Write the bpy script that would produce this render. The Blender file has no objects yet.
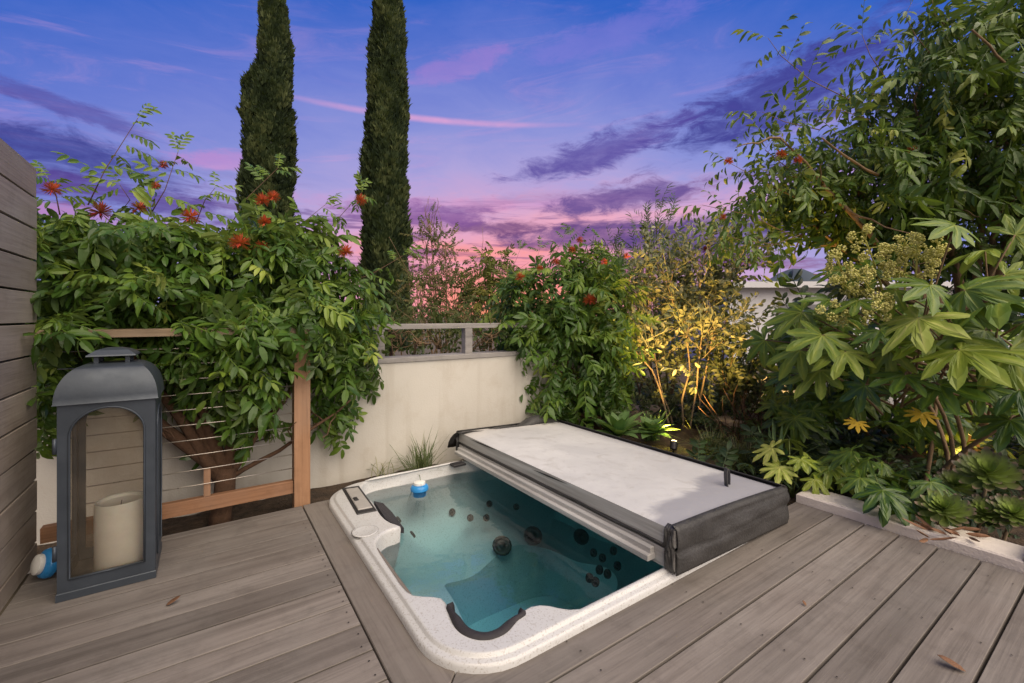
import bpy, bmesh, math, random
import numpy as np
from mathutils import Vector, Matrix
R = math.radians
random.seed(7); rng = np.random.default_rng(7)
SC = bpy.context.scene; COL = SC.collection

# ------------------------------------------------------------------ camera
F, CX, HY, CH = 446.0, 512.0, 317.0, 1.15
TH = math.atan(304 / 446.0); S_, C_ = math.sin(TH), math.cos(TH)
cam = bpy.data.cameras.new('camera'); camo = bpy.data.objects.new('camera', cam); COL.objects.link(camo)
camo.location = (0, 0, CH); camo.rotation_euler = (R(90), 0, -TH)
cam.sensor_width = 36; cam.lens = 36 * F / 1024; cam.shift_y = -(341.5 - HY) / 1024
cam.clip_start = 0.05; cam.clip_end = 3000
SC.camera = camo

# ------------------------------------------------------------------ view
SC.view_settings.view_transform = 'Standard'; SC.view_settings.look = 'None'
SC.view_settings.exposure = 0.0; SC.view_settings.gamma = 1
SC.render.engine = 'CYCLES'
SC.cycles.use_denoising = True
SC.cycles.max_bounces = 8; SC.cycles.transparent_max_bounces = 16

def lin(r, g, b):
    f = lambda c: (c / 255 / 12.92) if c <= 10 else ((c / 255 + .055) / 1.055) ** 2.4
    return (f(r), f(g), f(b), 1)

# ------------------------------------------------------------------ node helper
class NT:
    def __init__(s, tree): s.t = tree; s.n = tree.nodes; s.l = tree.links
    def new(s, kind, **kw):
        n = s.n.new(kind)
        for k, v in kw.items(): setattr(n, k, v)
        return n
    def put(s, sock, v):
        if isinstance(v, bpy.types.NodeSocket): s.l.new(v, sock)
        elif v is not None: sock.default_value = v
    def math(s, op, a, b=None, c=None, clamp=False):
        n = s.new('ShaderNodeMath', operation=op); n.use_clamp = clamp
        s.put(n.inputs[0], a)
        if b is not None: s.put(n.inputs[1], b)
        if c is not None: s.put(n.inputs[2], c)
        return n.outputs[0]
    def mix(s, fac, a, b, blend='MIX'):
        n = s.new('ShaderNodeMix', data_type='RGBA', blend_type=blend)
        s.put(n.inputs[0], fac); s.put(n.inputs[6], a); s.put(n.inputs[7], b)
        return n.outputs[2]
    def ramp(s, fac, stops, interp='LINEAR'):
        n = s.new('ShaderNodeValToRGB'); cr = n.color_ramp; cr.interpolation = interp
        while len(cr.elements) < len(stops): cr.elements.new(.5)
        for e, (p, c) in zip(cr.elements, stops):
            e.position = p; e.color = c if len(c) == 4 else (*c, 1)
        s.put(n.inputs[0], fac); return n.outputs[0]
    def noise(s, vec, scale, detail=4, rough=.55, dist=0, out=0):
        n = s.new('ShaderNodeTexNoise'); s.put(n.inputs['Vector'], vec)
        n.inputs['Scale'].default_value = scale; n.inputs['Detail'].default_value = detail
        n.inputs['Roughness'].default_value = rough; n.inputs['Distortion'].default_value = dist
        return n.outputs[out]
    def mapr(s, v, a, b, c=0.0, d=1.0, smooth=False):
        n = s.new('ShaderNodeMapRange'); n.clamp = True
        if smooth: n.interpolation_type = 'SMOOTHSTEP'
        for i, x in enumerate((v, a, b, c, d)): s.put(n.inputs[i], x)
        return n.outputs[0]
    def mapping(s, vec, scale=(1, 1, 1), loc=(0, 0, 0), rot=(0, 0, 0)):
        n = s.new('ShaderNodeMapping'); s.put(n.inputs[0], vec)
        n.inputs['Scale'].default_value = scale; n.inputs['Location'].default_value = loc
        n.inputs['Rotation'].default_value = rot
        return n.outputs[0]
    def bump(s, h, strength=.3, dist=.01):
        n = s.new('ShaderNodeBump'); n.inputs['Strength'].default_value = strength
        n.inputs['Distance'].default_value = dist; s.put(n.inputs['Height'], h)
        return n.outputs[0]

# ------------------------------------------------------------------ world: dusk sky
W = bpy.data.worlds.new('World'); SC.world = W; W.use_nodes = True
w = NT(W.node_tree)
for n in list(w.n): w.n.remove(n)
tc = w.new('ShaderNodeTexCoord').outputs['Generated']
sp = w.new('ShaderNodeSeparateXYZ'); w.put(sp.inputs[0], tc)
dx, dy, dz = sp.outputs
AZ0 = 34.28
# azimuth relative to the sunset (degrees) and elevation (degrees)
ca, sa = math.cos(R(AZ0)), math.sin(R(AZ0))
fwd = w.math('ADD', w.math('MULTIPLY', dx, sa), w.math('MULTIPLY', dy, ca))
rgt = w.math('SUBTRACT', w.math('MULTIPLY', dx, ca), w.math('MULTIPLY', dy, sa))
az = w.math('MULTIPLY', w.math('ARCTAN2', rgt, fwd), 180 / math.pi)
el = w.math('MULTIPLY', w.math('ARCSINE', dz), 180 / math.pi)
azg = w.math('MULTIPLY', w.math('ADD', az, 1.0), .50)
elp = w.math('MAXIMUM', el, 0.0)
eff = w.math('SQRT', w.math('ADD', w.math('MULTIPLY', elp, elp), w.math('MULTIPLY', azg, azg)))
cvec = w.new('ShaderNodeCombineXYZ'); w.put(cvec.inputs[0], w.math('MULTIPLY', az, .06)); w.put(cvec.inputs[1], w.math('MULTIPLY', el, .17))
cv = cvec.outputs[0]
nz = w.noise(cv, 1.0, 7, .62, .6)
nzf = w.noise(cv, 3.4, 9, .70, .5)
effn = w.math('ADD', eff, w.math('MULTIPLY', w.math('SUBTRACT', nz, .5), 9.0))
sky = w.ramp(w.math('DIVIDE', effn, 90.0), [
    (0.0, lin(255, 160, 128)), (4.5 / 90, lin(252, 150, 146)), (8.5 / 90, lin(236, 156, 182)), (13 / 90, lin(210, 166, 208)),
    (18 / 90, lin(172, 162, 218)), (23 / 90, lin(138, 146, 216)), (29 / 90, lin(102, 122, 208)), (36 / 90, lin(48, 98, 196)), (46 / 90, lin(8, 80, 178)),
    (62 / 90, lin(70, 96, 160)), (80 / 90, lin(150, 140, 165))])
def cloud(px, py, rx, ry, tilt, col, amount=1.0, rough=1.0, soft=.55):
    global sky
    a = math.degrees(math.atan((px - CX) / F)); e = math.degrees(math.atan((HY - py) / F * math.cos(R(a))))
    k = math.cos(R(a)); sx = math.degrees(1 / F) * k * k; sy = math.degrees(1 / F) * k
    u = w.math('MULTIPLY', w.math('SUBTRACT', az, a), 1 / sx); v = w.math('MULTIPLY', w.math('SUBTRACT', el, e), 1 / sy)
    c, s = math.cos(R(tilt)), math.sin(R(tilt))
    uu = w.math('DIVIDE', w.math('ADD', w.math('MULTIPLY', u, c), w.math('MULTIPLY', v, s)), rx)
    vv = w.math('DIVIDE', w.math('SUBTRACT', w.math('MULTIPLY', v, c), w.math('MULTIPLY', u, s)), ry)
    d = w.math('SQRT', w.math('ADD', w.math('MULTIPLY', uu, uu), w.math('MULTIPLY', vv, vv)))
    rx *= 1.1; ry *= 1.2
    d = w.math('ADD', d, w.math('MULTIPLY', w.math('SUBTRACT', nz, .5), 1.3 * rough))
    d = w.math('ADD', d, w.math('MULTIPLY', w.math('SUBTRACT', nzf, .5), 2.3 * rough))
    m = w.mapr(d, 1.0 + soft * .4, 1.0 - soft, 0, amount, True)
    tone = w.mix(w.math('MULTIPLY', w.mapr(nzf, .40, .66), .28), lin(*col), sky)
    sky = w.mix(m, sky, tone)
cloud(455, 68, 55, 11, 14, (182, 130, 208), .38)
cloud(610, 35, 90, 14, 8, (140, 125, 216), .35)
cloud(225, 160, 50, 10, 6, (196, 138, 205), .65)
cloud(600, 225, 260, 34, 3, (240, 170, 188), .6, .8, .9)
cloud(500, 205, 210, 7, 1, (206, 148, 200), .6, 1.0, .9)
cloud(470, 252, 150, 10, 0, (255, 148, 128), .55, .9, .9)
cloud(650, 214, 150, 5, 2, (242, 172, 194), .6, .9, .9)
cv2 = w.new('ShaderNodeCombineXYZ'); w.put(cv2.inputs[0], w.math('MULTIPLY', az, .030)); w.put(cv2.inputs[1], w.math('ADD', w.math('MULTIPLY', el, .19), w.math('MULTIPLY', az, -.02)))
cir = w.noise(cv2.outputs[0], 1.6, 10, .66, 1.2)
sky = w.mix(w.math('MULTIPLY', w.mapr(cir, .50, .72, 0, .42, True), w.mapr(el, 42, 14)), sky, lin(204, 158, 212))
cv3 = w.new('ShaderNodeCombineXYZ'); w.put(cv3.inputs[0], w.math('MULTIPLY', az, .040)); w.put(cv3.inputs[1], w.math('MULTIPLY', el, .34))
lowc = w.noise(cv3.outputs[0], 1.5, 10, .62, .5)
sky = w.mix(w.math('MULTIPLY', w.mapr(lowc, .50, .60, 0, .8, True), w.math('MULTIPLY', w.mapr(el, 16, 11), w.mapr(el, 3, 6))), sky, w.mix(w.mapr(el, 4, 14), lin(138, 82, 128), lin(92, 72, 144)))
cloud(430, 119.5, 132, 3.2, -1.2, (228, 166, 212), .8, .10, .9)
cloud(60, 105, 120, 9, -6, (84, 74, 156), .7)
cloud(60, 152, 150, 21, -3, (52, 54, 138), .85, .9)
cloud(110, 195, 150, 17, -3, (84, 62, 144), .85, .9)
cloud(90, 216, 110, 10, 0, (196, 128, 182), .7)
cloud(765, 102, 125, 33, 14, (62, 62, 146), .95)
cloud(600, 152, 100, 15, 13, (84, 72, 158), .9)
cloud(625, 198, 85, 13, 2, (92, 72, 146), .9)
cloud(705, 236, 105, 21, 3, (68, 58, 126), .95)
cloud(590, 236, 95, 13, 0, (92, 66, 136), .9)
cloud(660, 262, 110, 9, 0, (104, 66, 128), .8)
cloud(495, 228, 60, 8, 1, (96, 58, 122), .9)
cloud(425, 216, 80, 13, -2, (126, 82, 154), .85)
cloud(560, 272, 90, 5, 0, (150, 84, 120), .6)
cloud(830, 150, 120, 14, 6, (80, 74, 150), .8)
low = w.mapr(el, -1.5, 0.0)
sky = w.mix(low, lin(70, 62, 66), sky)
bg = w.new('ShaderNodeBackground'); w.put(bg.inputs[0], sky); bg.inputs[1].default_value = 1.0
nish = w.new('ShaderNodeTexSky', sky_type='NISHITA'); nish.sun_disc = False
nish.sun_elevation = R(1.0); nish.sun_rotation = R(AZ0)
bg2 = w.new('ShaderNodeBackground'); w.put(bg2.inputs[0], nish.outputs[0]); bg2.inputs[1].default_value = 0.006
add = w.new('ShaderNodeAddShader'); w.l.new(bg.outputs[0], add.inputs[0]); w.l.new(bg2.outputs[0], add.inputs[1])
wo = w.new('ShaderNodeOutputWorld'); w.l.new(add.outputs[0], wo.inputs[0])

# ------------------------------------------------------------------ the sun, very soft: after-sunset skylight from overhead and behind
sl = bpy.data.lights.new('soft_sun', 'SUN'); sl.energy = 4.9; sl.angle = R(80); sl.color = (1.0, .86, .66)
so = bpy.data.objects.new('soft_sun', sl); COL.objects.link(so)
sd = Vector((-0.06, 0.78, -0.84)); so.rotation_euler = sd.to_track_quat('-Z', 'Y').to_euler()

# ------------------------------------------------------------------ layout helpers
def P(x, y, d):
    l = (x - CX) / F * d
    return np.array((d * S_ + l * C_, d * C_ - l * S_, CH - (y - HY) * d / F))
def G(x, y, z=0.0): return P(x, y, (CH - z) * F / (y - HY))
def PY(x, y, Y):
    k = (x - CX) / F; return P(x, y, Y / (C_ - k * S_))
def PX(x, y, X):
    k = (x - CX) / F; return P(x, y, X / (S_ + k * C_))
def nrm(v):
    v = np.asarray(v, float); return v / (np.linalg.norm(v) + 1e-9)

# ------------------------------------------------------------------ geometry
class Geo:
    def __init__(s): s.v = []; s.t = []; s.q = []; s.a = []; s.n = 0; s.mt = []; s.mq = []
    def add(s, V, T=None, Q=None, tint=0.0, m=0):
        V = np.asarray(V, float); s.v.append(V)
        if T is not None and len(T): s.t.append(np.asarray(T, int) + s.n); s.mt.append(np.full(len(T), m))
        if Q is not None and len(Q): s.q.append(np.asarray(Q, int) + s.n); s.mq.append(np.full(len(Q), m))
        s.a.append(np.broadcast_to(np.asarray(tint, float), (len(V),))); s.n += len(V)
    def box(s, a, b, m=0, tint=0.0, ch=0.0):
        (x0, y0, z0), (x1, y1, z1) = a, b
        if ch <= 0:
            V = [(x0, y0, z0), (x1, y0, z0), (x1, y1, z0), (x0, y1, z0), (x0, y0, z1), (x1, y0, z1), (x1, y1, z1), (x0, y1, z1)]
            Q = [(3, 2, 1, 0), (4, 5, 6, 7), (0, 1, 5, 4), (1, 2, 6, 5), (2, 3, 7, 6), (3, 0, 4, 7)]
            s.add(V, None, Q, tint, m); return
        s.prism([(x0, y0), (x1, y0), (x1, y1), (x0, y1)], z0, z1, ch, m, tint)
    def prism(s, poly, z0, z1, ch=0.003, m=0, tint=0.0):
        # convex polygon, chamfered top edge
        p = np.array(poly, float); n = len(p); c = p.mean(0)
        ins = []
        for i in range(n):
            a, b, d = p[i - 1], p[i], p[(i + 1) % n]
            e1 = (b - a) / np.linalg.norm(b - a); e2 = (d - b) / np.linalg.norm(d - b)
            n1 = np.array((-e1[1], e1[0])); n2 = np.array((-e2[1], e2[0]))
            k = n1 + n2; k = k / max(1e-6, (1 + n1 @ n2)); ins.append(b + k * ch)
        ins = np.array(ins)
        V = [(*q, z0) for q in p] + [(*q, z1 - ch) for q in p] + [(*q, z1) for q in ins]
        Q = []
        for r in (0, 1):
            for i in range(n):
                j = (i + 1) % n; Q.append((r * n + i, r * n + j, (r + 1) * n + j, (r + 1) * n + i))
        T = []
        for i in range(1, n - 1): T.append((2 * n, 2 * n + i, 2 * n + i + 1)); T.append((0, i + 1, i))
        s.add(V, T, Q, tint, m)
    def tube(s, pts, rad, n=8, m=0, tint=0.0, cap=True):
        pts = np.array(pts, float); k = len(pts)
        rad = np.broadcast_to(np.asarray(rad, float), (k,))
        tg = np.gradient(pts, axis=0); up = np.array((.31, .17, .93))
        V = []
        for i in range(k):
            t = nrm(tg[i]); a = np.cross(t, up)
            if np.linalg.norm(a) < .15: a = np.cross(t, (1, .1, 0))
            a = nrm(a); b = np.cross(t, a)
            for j in range(n):
                th = 2 * math.pi * j / n; V.append(pts[i] + rad[i] * (a * math.cos(th) + b * math.sin(th)))
        Q = [(i * n + j, i * n + (j + 1) % n, (i + 1) * n + (j + 1) % n, (i + 1) * n + j) for i in range(k - 1) for j in range(n)]
        T = []
        if cap:
            for j in range(1, n - 1): T += [(0, j + 1, j), ((k - 1) * n, (k - 1) * n + j, (k - 1) * n + j + 1)]
        s.add(V, T, Q, tint, m)
    def lathe(s, prof, c, n=24, m=0, tint=0.0, axis=None):
        V = []; k = len(prof)
        for r, z in prof:
            for j in range(n):
                th = 2 * math.pi * j / n; V.append((r * math.cos(th), r * math.sin(th), z))
        V = np.array(V)
        if axis is not None:
            q = Vector((0, 0, 1)).rotation_difference(Vector(axis)).to_matrix(); V = V @ np.array(q).T
        V = V + np.array(c)
        Q = [(i * n + j, i * n + (j + 1) % n, (i + 1) * n + (j + 1) % n, (i + 1) * n + j) for i in range(k - 1) for j in range(n)]
        T = []
        for j in range(1, n - 1): T += [(0, j + 1, j), ((k - 1) * n, (k - 1) * n + j, (k - 1) * n + j + 1)]
        s.add(V, T, Q, tint, m)
    def build(s, name, mats, parent=None, smooth=False):
        me = bpy.data.meshes.new(name)
        V = np.concatenate(s.v); T = np.concatenate(s.t) if s.t else np.zeros((0, 3), int); Q = np.concatenate(s.q) if s.q else np.zeros((0, 4), int)
        me.vertices.add(len(V)); me.vertices.foreach_set('co', V.astype(np.float32).ravel())
        me.loops.add(T.size + Q.size); me.loops.foreach_set('vertex_index', np.concatenate([T.ravel(), Q.ravel()]).astype(np.int32))
        nf = len(T) + len(Q); me.polygons.add(nf)
        st = np.concatenate([np.arange(len(T)) * 3, T.size + np.arange(len(Q)) * 4])
        me.polygons.foreach_set('loop_start', st.astype(np.int32))
        if not isinstance(mats, (list, tuple)): mats = [mats]
        for mt in mats: me.materials.append(mt)
        if len(mats) > 1:
            mi = np.concatenate((s.mt if s.t else []) + (s.mq if s.q else [])); me.polygons.foreach_set('material_index', mi.astype(np.int32))
        me.update(calc_edges=True); me.validate()
        at = me.attributes.new('tint', 'FLOAT', 'POINT'); at.data.foreach_set('value', np.concatenate(s.a).astype(np.float32))
        if not smooth: me.polygons.foreach_set('use_smooth', np.zeros(len(me.polygons), bool))
        else:
            me.polygons.foreach_set('use_smooth', np.ones(len(me.polygons), bool))
            if smooth is not True: me.set_sharp_from_angle(angle=R(smooth))
        o = bpy.data.objects.new(name, me); COL.objects.link(o)
        if parent is not None: adopt(o, parent)
        return o
def adopt(o, p):
    o.parent = p
    m = Matrix.Translation(p.location); q = p
    while q.parent is not None: q = q.parent; m = Matrix.Translation(q.location) @ m if q.type == 'EMPTY' else m
    o.matrix_parent_inverse = Matrix.Translation(-Vector(p.location)) if p.type == 'EMPTY' else Matrix.Identity(4)
def thing(name, label, cat, loc=(0, 0, 0), group=None):
    o = bpy.data.objects.new(name, None); o.empty_display_size = .1; COL.objects.link(o); o.location = Vector(loc)
    return tag(o, label, cat, group)
def tag(o, label=None, cat=None, group=None, kind=None):
    if label: o['label'] = label
    if cat: o['category'] = cat
    if group: o['group'] = group
    if kind: o['kind'] = kind
    return o
def copy_tree(o, shift, label):
    r = o.copy(); COL.objects.link(r); r.location = o.location + Vector(shift); r['label'] = label
    def rec(src, dst):
        for ch in list(src.children):
            c = ch.copy(); COL.objects.link(c); c.parent = dst; rec(ch, c)
    rec(o, r); return r
def bez(a, b, c, n=8, d=None):
    a, b, c = map(np.array, (a, b, c)); t = np.linspace(0, 1, n)[:, None]
    if d is None: return (1 - t) ** 2 * a + 2 * t * (1 - t) * b + t * t * c
    d = np.array(d); return (1 - t) ** 3 * a + 3 * t * (1 - t) ** 2 * b + 3 * t * t * (1 - t) * c + t ** 3 * d
def wobble(a, b, n, amp):
    t = np.linspace(0, 1, n)[:, None]; p = np.array(a) * (1 - t) + np.array(b) * t
    off = np.cumsum(rng.normal(0, amp, (n, 3)), axis=0); off -= off[0] + (off[-1] - off[0]) * t
    return p + off

# ------------------------------------------------------------------ materials
def mat(name, fn):
    m = bpy.data.materials.new(name); m.use_nodes = True; t = NT(m.node_tree)
    b = t.n['Principled BSDF']; fn(t, b); return m
def simple(name, col, rough=.5, metal=0.0, var=.12, scale=8, bump=.0, spec=.5):
    def f(t, b):
        o = t.new('ShaderNodeTexCoord').outputs['Object']
        n = t.noise(o, scale, 6, .6)
        c = t.mix(n, tuple(x * (1 - var * 2) for x in col[:3]) + (1,), tuple(min(1, x * (1 + var * 2)) for x in col[:3]) + (1,))
        t.put(b.inputs['Base Color'], c); b.inputs['Metallic'].default_value = metal
        t.put(b.inputs['Roughness'], t.mapr(t.noise(o, scale * 3, 4), .3, .7, max(.02, rough - .1), min(1, rough + .1)))
        b.inputs['Specular IOR Level'].default_value = spec
        if bump: t.put(b.inputs['Normal'], t.bump(t.noise(o, scale * 8, 5), bump, .01))
    return mat(name, f)
def wood(name, dark, light, axis='x', weather=.5, rough=.75, islandvar=.35):
    def f(t, b):
        o = t.new('ShaderNodeTexCoord').outputs['Object']
        gi = t.new('ShaderNodeNewGeometry').outputs['Random Per Island']
        off = t.new('ShaderNodeCombineXYZ'); t.put(off.inputs[0], t.math('MULTIPLY', gi, 37.0)); t.put(off.inputs[1], t.math('MULTIPLY', gi, 11.0)); t.put(off.inputs[2], t.math('MULTIPLY', gi, 5.0))
        va = t.new('ShaderNodeVectorMath', operation='ADD'); t.put(va.inputs[0], o); t.put(va.inputs[1], off.outputs[0]); o2 = va.outputs[0]
        sc = {'x': (.7, 14, 14), 'y': (14, .7, 14), 'z': (14, 14, .7)}[axis]
        sc2 = {'x': (3, 90, 90), 'y': (90, 3, 90), 'z': (90, 90, 3)}[axis]
        g1 = t.noise(t.mapping(o2, sc), 1.0, 6, .62, .8); g2 = t.noise(t.mapping(o2, sc2), 1.0, 4, .6, .3)
        blot = t.noise(o2, 2.3, 5, .6)
        c = t.mix(t.mapr(g1, .28, .74), (*dark, 1), (*light, 1))
        c = t.mix(t.math('MULTIPLY', t.mapr(g2, .5, .72), .4), c, tuple(x * .55 for x in dark) + (1,))
        c = t.mix(t.math('MULTIPLY', t.mapr(blot, .42, .75), weather), c, tuple(sum(light) / 3 * k for k in (1.05, 1.0, .95)) + (1,))
        c = t.mix(t.math('MULTIPLY', t.mapr(t.noise(o2, 9, 6, .7), .5, .7), .30), c, tuple(x * .6 for x in dark) + (1,))
        br = t.math('ADD', 1 - islandvar * .5, t.math('MULTIPLY', gi, islandvar))
        vm = t.new('ShaderNodeVectorMath', operation='SCALE'); t.put(vm.inputs[0], c); t.put(vm.inputs['Scale'], br)
        t.put(b.inputs['Base Color'], vm.outputs[0])
        t.put(b.inputs['Roughness'], t.mapr(blot, .3, .7, rough - .12, rough + .12)); b.inputs['Specular IOR Level'].default_value = .3
        t.put(b.inputs['Normal'], t.bump(t.math('ADD', g2, t.math('MULTIPLY', g1, .6)), .35, .004))
    return mat(name, f)
def leafmat(name, stops, rough=.42, transl=.28, spec=.5):
    def f(t, b):
        a = t.new('ShaderNodeAttribute', attribute_name='tint').outputs['Fac']
        gi = t.new('ShaderNodeNewGeometry').outputs['Random Per Island']
        o = t.new('ShaderNodeTexCoord').outputs['Object']
        k = t.math('ADD', a, t.math('MULTIPLY', t.math('SUBTRACT', gi, .5), .22))
        k = t.math('ADD', k, t.math('MULTIPLY', t.math('SUBTRACT', t.noise(o, 40, 3), .5), .14), None, True)
        c = t.ramp(k, stops)
        back = t.new('ShaderNodeNewGeometry').outputs['Backfacing']
        c = t.mix(t.math('MULTIPLY', back, .35), c, (.17, .22, .10, 1))
        t.put(b.inputs['Base Color'], c); b.inputs['Specular IOR Level'].default_value = spec
        t.put(b.inputs['Roughness'], t.mapr(gi, 0, 1, rough - .1, rough + .14))
        tr = t.new('ShaderNodeBsdfTranslucent'); t.put(tr.inputs[0], t.mix(.5, c, (.30, .42, .04, 1), 'MIX'))
        mx = t.new('ShaderNodeMixShader'); mx.inputs[0].default_value = transl
        t.l.new(b.outputs[0], mx.inputs[1]); t.l.new(tr.outputs[0], mx.inputs[2])
        t.l.new(mx.outputs[0], t.n['Material Output'].inputs[0])
    return mat(name, f)

M = {}
M['deck_x'] = wood('weathered_decking', (.125, .108, .098), (.25, .222, .205), 'x', .4, .7, .42)
M['deck_y'] = wood('weathered_decking_cross', (.142, .121, .108), (.214, .190, .173), 'y', .45, .7, .2)
M['plank'] = wood('grey_stained_planks', (.27, .225, .19), (.41, .355, .31), 'y', .35, .6, .25)
M['redwood'] = wood('redwood_rail', (.24, .115, .058), (.42, .225, .125), 'x', .25, .6, .15)
M['redwood_z'] = wood('redwood_post', (.27, .14, .075), (.44, .25, .145), 'z', .25, .6, .15)
M['palewood'] = wood('pale_top_rail', (.36, .25, .16), (.55, .42, .30), 'x', .3, .6, .1)
M['greywood'] = wood('grey_weathered_rail', (.19, .18, .18), (.35, .33, .32), 'x', .4, .8, .15)
M['bark'] = simple('brown_bark', (.115, .062, .036), .85, 0, .35, 25, .8)
M['twig'] = simple('twig', (.20, .13, .07), .8, 0, .25, 30, .3)
M['paletwig'] = simple('pale_bark', (.33, .25, .16), .8, 0, .25, 30, .4)
M['screw'] = simple('rusty_screw', (.03, .024, .02), .7)
def stucco(t, b):
    o = t.new('ShaderNodeTexCoord').outputs['Object']
    n = t.noise(o, 1.6, 6, .6); n2 = t.noise(o, 90, 4)
    str_ = t.noise(t.mapping(o, (7, 7, .5)), 1, 4)
    c = t.mix(n, (.48, .455, .415, 1), (.63, .605, .56, 1)); c = t.mix(t.math('MULTIPLY', t.mapr(str_, .5, .75), .40), c, (.31, .26, .2, 1)); c = t.mix(t.math('MULTIPLY', t.mapr(t.noise(o, 5, 7, .7), .5, .75), .35), c, (.40, .34, .27, 1))
    t.put(b.inputs['Base Color'], c); b.inputs['Roughness'].default_value = .9; b.inputs['Specular IOR Level'].default_value = .2
    t.put(b.inputs['Normal'], t.bump(n2, .35, .004))
M['stucco'] = mat('cream_stucco', stucco)
M['steel'] = simple('steel_cable', (.55, .5, .45), .35, .9, .1, 20)
def shellm(t, b):
    o = t.new('ShaderNodeTexCoord').outputs['Object']
    v = t.noise(o, 130, 3, .7); n = t.noise(o, 5, 4); v2 = t.noise(o, 85, 3, .6)
    c = t.mix(n, (.52, .525, .535, 1), (.61, .615, .625, 1))
    c = t.mix(t.math('MULTIPLY', t.mapr(v, .56, .64), .8), c, (.36, .34, .32, 1))
    c = t.mix(t.math('MULTIPLY', t.mapr(v2, .62, .70), .45), c, (.42, .38, .34, 1))
    z = t.new('ShaderNodeSeparateXYZ'); t.put(z.inputs[0], o)
    t.put(b.inputs['Base Color'], c); b.inputs['Roughness'].default_value = .28
    b.inputs['Coat Weight'].default_value = .15
M['shell'] = mat('speckled_acrylic', shellm)
M['blackplastic'] = simple('black_plastic', (.022, .021, .024), .5, 0, .2, 20, .1)
M['pillow'] = simple('charcoal_foam', (.03, .027, .032), .62, 0, .2, 60, .4)
M['greyplastic'] = simple('grey_plastic', (.36, .345, .33), .4, 0, .12, 12)
M['cabinet'] = simple('dark_tub_cabinet', (.035, .032, .03), .7)
def waterm(t, b):
    o = t.new('ShaderNodeTexCoord').outputs['Object']
    bp = t.bump(t.math('ADD', t.noise(o, 5, 3), t.math('MULTIPLY', t.noise(o, 17, 2), .25)), .16, .02)
    fr = t.new('ShaderNodeFresnel'); fr.inputs[0].default_value = 1.6; t.put(fr.inputs[1], bp)
    gl = t.new('ShaderNodeBsdfGlossy'); gl.inputs['Roughness'].default_value = .015; t.put(gl.inputs['Normal'], bp)
    tr = t.new('ShaderNodeBsdfTransparent')
    mx = t.new('ShaderNodeMixShader'); t.put(mx.inputs[0], fr.outputs[0]); t.l.new(tr.outputs[0], mx.inputs[1]); t.l.new(gl.outputs[0], mx.inputs[2])
    out = t.n['Material Output']; t.l.new(mx.outputs[0], out.inputs[0])
    va = t.new('ShaderNodeVolumeAbsorption'); va.inputs[0].default_value = (.0, .90, .995, 1); va.inputs[1].default_value = .68
    t.l.new(va.outputs[0], out.inputs[1])
M['water'] = mat('spa_water', waterm)
def covertop(t, b):
    o = t.new('ShaderNodeTexCoord').outputs['Object']
    n = t.noise(o, 2.2, 6, .6, .4); n2 = t.noise(o, 14, 5, .6)
    s = t.new('ShaderNodeSeparateXYZ'); t.put(s.inputs[0], o)
    c = t.mix(t.mapr(n, .3, .7), (.48, .485, .505, 1), (.64, .643, .655, 1))
    c = t.mix(t.math('MULTIPLY', t.mapr(t.noise(o, 5, 8, .72, .8), .54, .66), .4), c, (.36, .345, .33, 1))
    # worn grey patch where the topcoat is gone, near end, with a ragged edge; yellowed far end
    e = t.math('ADD', s.outputs[1], t.math('MULTIPLY', t.math('SUBTRACT', n, .5), .5)); e = t.math('ADD', e, t.math('MULTIPLY', s.outputs[0], -.15))
    c = t.mix(t.math('MULTIPLY', t.mapr(e, 1.14, 1.06, 0, 1, True), .85), c, (.27, .275, .32, 1))
    c = t.mix(t.math('MULTIPLY', t.mapr(e, 2.55, 3.1, 0, 1, True), .5), c, (.40, .34, .26, 1))
    e2 = t.math('ADD', s.outputs[0], t.math('MULTIPLY', t.math('SUBTRACT', n, .5), .35))
    c = t.mix(t.math('MULTIPLY', t.mapr(e2, 2.50, 2.68, 0, 1, True), .55), c, (.29, .29, .32, 1))
    c = t.mix(t.math('MULTIPLY', t.mapr(n2, .55, .8), .5), c, (.38, .375, .385, 1))
    t.put(b.inputs['Base Color'], c); b.inputs['Roughness'].default_value = .62
    t.put(b.inputs['Normal'], t.bump(t.math('ADD', n, t.math('MULTIPLY', n2, .25)), .25, .03))
M['covertop'] = mat('faded_white_vinyl', covertop)
def coveredge(t, b):
    o = t.new('ShaderNodeTexCoord').outputs['Object']
    n = t.noise(t.mapping(o, (6, 1.2, 30)), 1, 6, .6)
    c = t.mix(t.mapr(n, .35, .7), (.32, .31, .305, 1), (.62, .62, .62, 1))
    t.put(b.inputs['Base Color'], c); b.inputs['Roughness'].default_value = .6; t.put(b.inputs['Normal'], t.bump(n, .3, .01))
M['coveredge'] = mat('streaked_white_vinyl_edge', coveredge)
M['vinyl'] = simple('charcoal_vinyl', (.045, .044, .045), .5, 0, .3, 9, .5)
M['lantern'] = simple('slate_blue_metal', (.060, .074, .095), .42, .3, .2, 6, .05)
M['candle'] = mat('ivory_wax', lambda t, b: (t.put(b.inputs['Base Color'], t.mix(t.noise(t.new('ShaderNodeTexCoord').outputs['Object'], 9, 4), (.82, .79, .73, 1), (.9, .88, .83, 1))),
    setattr(b.inputs['Roughness'], 'default_value', .55), setattr(b.inputs['Subsurface Weight'], 'default_value', .15)))
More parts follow.
